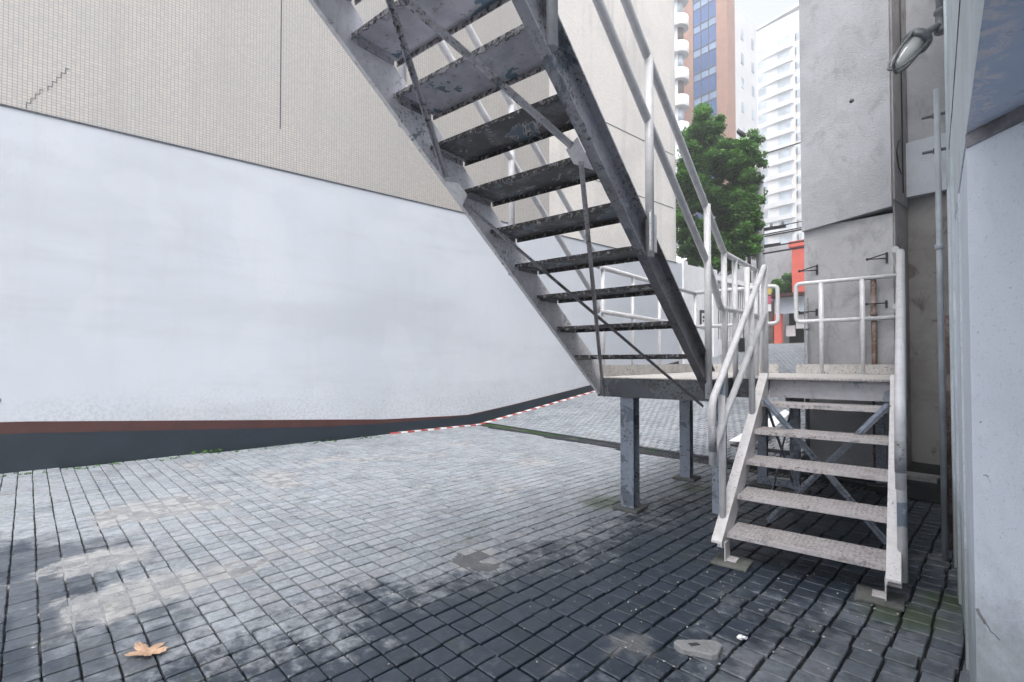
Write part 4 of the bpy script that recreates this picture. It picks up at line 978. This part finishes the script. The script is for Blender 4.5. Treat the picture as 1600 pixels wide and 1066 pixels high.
# brick tower
Y = 59.; xa, D = px2(1071, Y); xb, D2 = px2(1141, Y)
t = thing('brick_tower', ((xa + xb) / 2, Y, SZ), 'brown brick tower with a vertical band of blue glass', 'building')
xg0, _ = px2(1086.5, Y); xg1, _ = px2(1123.5, Y)
g = MB(); g.box(xa, xg0, Y, Y + 2, SZ, 62); g.box(xg1, xb, Y, Y + 2, SZ, 62); g.box(xg0, xg1, Y + .5, Y + 2, SZ, 62); g.build('brick_wall', 'brick', t)
fl = 3.15; z0 = 4
g3 = MB()
for k in range(18):
    z = z0 + k * fl
    g = MB(); g.box(xg0, xg1, Y + .12, Y + .4, z, z + fl * .66); g.build('spandrel_glass', 'blue_glass', t)
    g = MB(); g.box(xg0, xg1, Y + .12, Y + .4, z + fl * .68, z + fl * .96); g.build('window', 'blue_light', t)
    g3.box(xg0, xg1, Y + .05, Y + .4, z + fl * .97, z + fl); g3.box(xg0, xg1, Y + .06, Y + .4, z + fl * .66, z + fl * .68)
for k in range(4): x = xg0 + (xg1 - xg0) * k / 3; g3.box(x - .04, x + .04, Y + .02, Y + .4, z0, z0 + 18 * fl)
g3.build('mullions', 'seam', t)
g = MB(); g.box(xa + .2, xb - .02, Y + 2.0, 67.2, SZ, 46.3); g.build('white_side_wall', 'tower_white', t)
for k in range(12):
    z = 8 + k * 3.15
    for yy in (62.6, 65.6): g = MB(); g.box(xb - .03, xb + .03, yy, yy + .7, z, z + 1.3); g.build('side_window', 'win', t)
# round balcony building
Y = 46.; xb, D = px2(1063.5, Y); t = thing('round_balcony_building', (xb - 3, Y, SZ), 'white apartment block with stacked rounded balconies', 'building')
g = MB(); g.prism([(xb - 5, Y, SZ), (xb - .1, Y, SZ), (xb - .1 - 4.3, Y + 8, SZ), (xb - 11, Y + 8, SZ)], (0, 0, 42)); g.build('wall', 'tower_white', t)
fl = 43 / 770 * D; base = zat(33 + 43 * 12, D)
for k in range(16):
    z = base + k * fl
    if z > 42: break
    g = MB(); g.lathe((xb - .35, Y + .6, z), (0, 0, 1), [(0, 1.0), (.05, 1.02), (1.15, 1.02), (1.16, .9), (.12, .9)], 28); o = g.build('balcony', 'tower_white', t)
    g = MB(); g.lathe((xb - .35, Y + .6, z + 1.2), (0, 0, 1), [(0, .5), (fl - 1.25, .5)], 20); g.build('recess', 'balc_dark' if k % 2 else 'win', o)
# white stepped tower
Y = 108.; xa, D = px2(1185, Y); xb, D2 = px2(1330, Y); ztop = zat(43, D)
t = thing('white_balcony_tower', ((xa + xb) / 2, Y, SZ), 'very tall white apartment tower with rows of angled balconies', 'building')
g = MB(); g.box(xa, xb, Y, Y + 12, SZ, ztop); g.build('wall', 'tower_white', t)
g = MB(); g.prism([(xa - .2, Y - .3, ztop), (xb, Y - .3, ztop + 1.5), (xb, Y - .3, ztop + 1.9), (xa - .2, Y - .3, ztop + .5)], (0, 12, 0)); g.build('roof_edge', 'tower_white', t)
fl = 21.5 / 770 * D
x1, _ = px2(1207, Y); x2, _ = px2(1215, Y - 1.5); x3, _ = px2(1238, Y - 1.5); x4, _ = px2(1249, Y)
n = int((ztop - 6) / fl)
for k in range(n):
    z = 4 + k * fl
    g = MB(); g.prism([(xa + .3, Y, z), (x1 - .2, Y - .2, z), (x2, Y - .45, z), (x3, Y - .45, z), (x3 + .4, Y, z)], (0, 0, .95)); g.build('balcony', 'tower_white', t)
    for wa, wb, za, zb_ in ((xa + .5, x1 - .6, 1.1, .92), (x2, x3 - .3, 1.1, .92), (x4 - .1, x4 + .7, .8, .85)):
        g = MB(); g.box(wa, wb, Y - .03, Y + .1, z + za, z + fl * zb_); g.build('window', 'win', t)
    g = MB(); g.box(x3 + .5, x3 + .9, Y - .03, Y + .1, z, z + fl * .8); g.build('tan_panel', 'tower_warm', t)

# ---------------------------------------------------------------- humid air over the whole place
hz = bpy.data.materials.new('haze_air'); hz.use_nodes = True; ht = hz.node_tree; ht.nodes.clear()
ho = ht.nodes.new('ShaderNodeOutputMaterial'); hv = ht.nodes.new('ShaderNodeVolumePrincipled')
hv.inputs['Color'].default_value = (.94, .97, 1, 1); hv.inputs['Density'].default_value = .0055; hv.inputs['Anisotropy'].default_value = .2
ht.links.new(hv.outputs[0], ho.inputs['Volume']); M['haze'] = hz
g = MB(); g.box(-145, 145, -65, 175, -1.2, 84); tag(g.build('haze', 'haze'), kind='stuff')
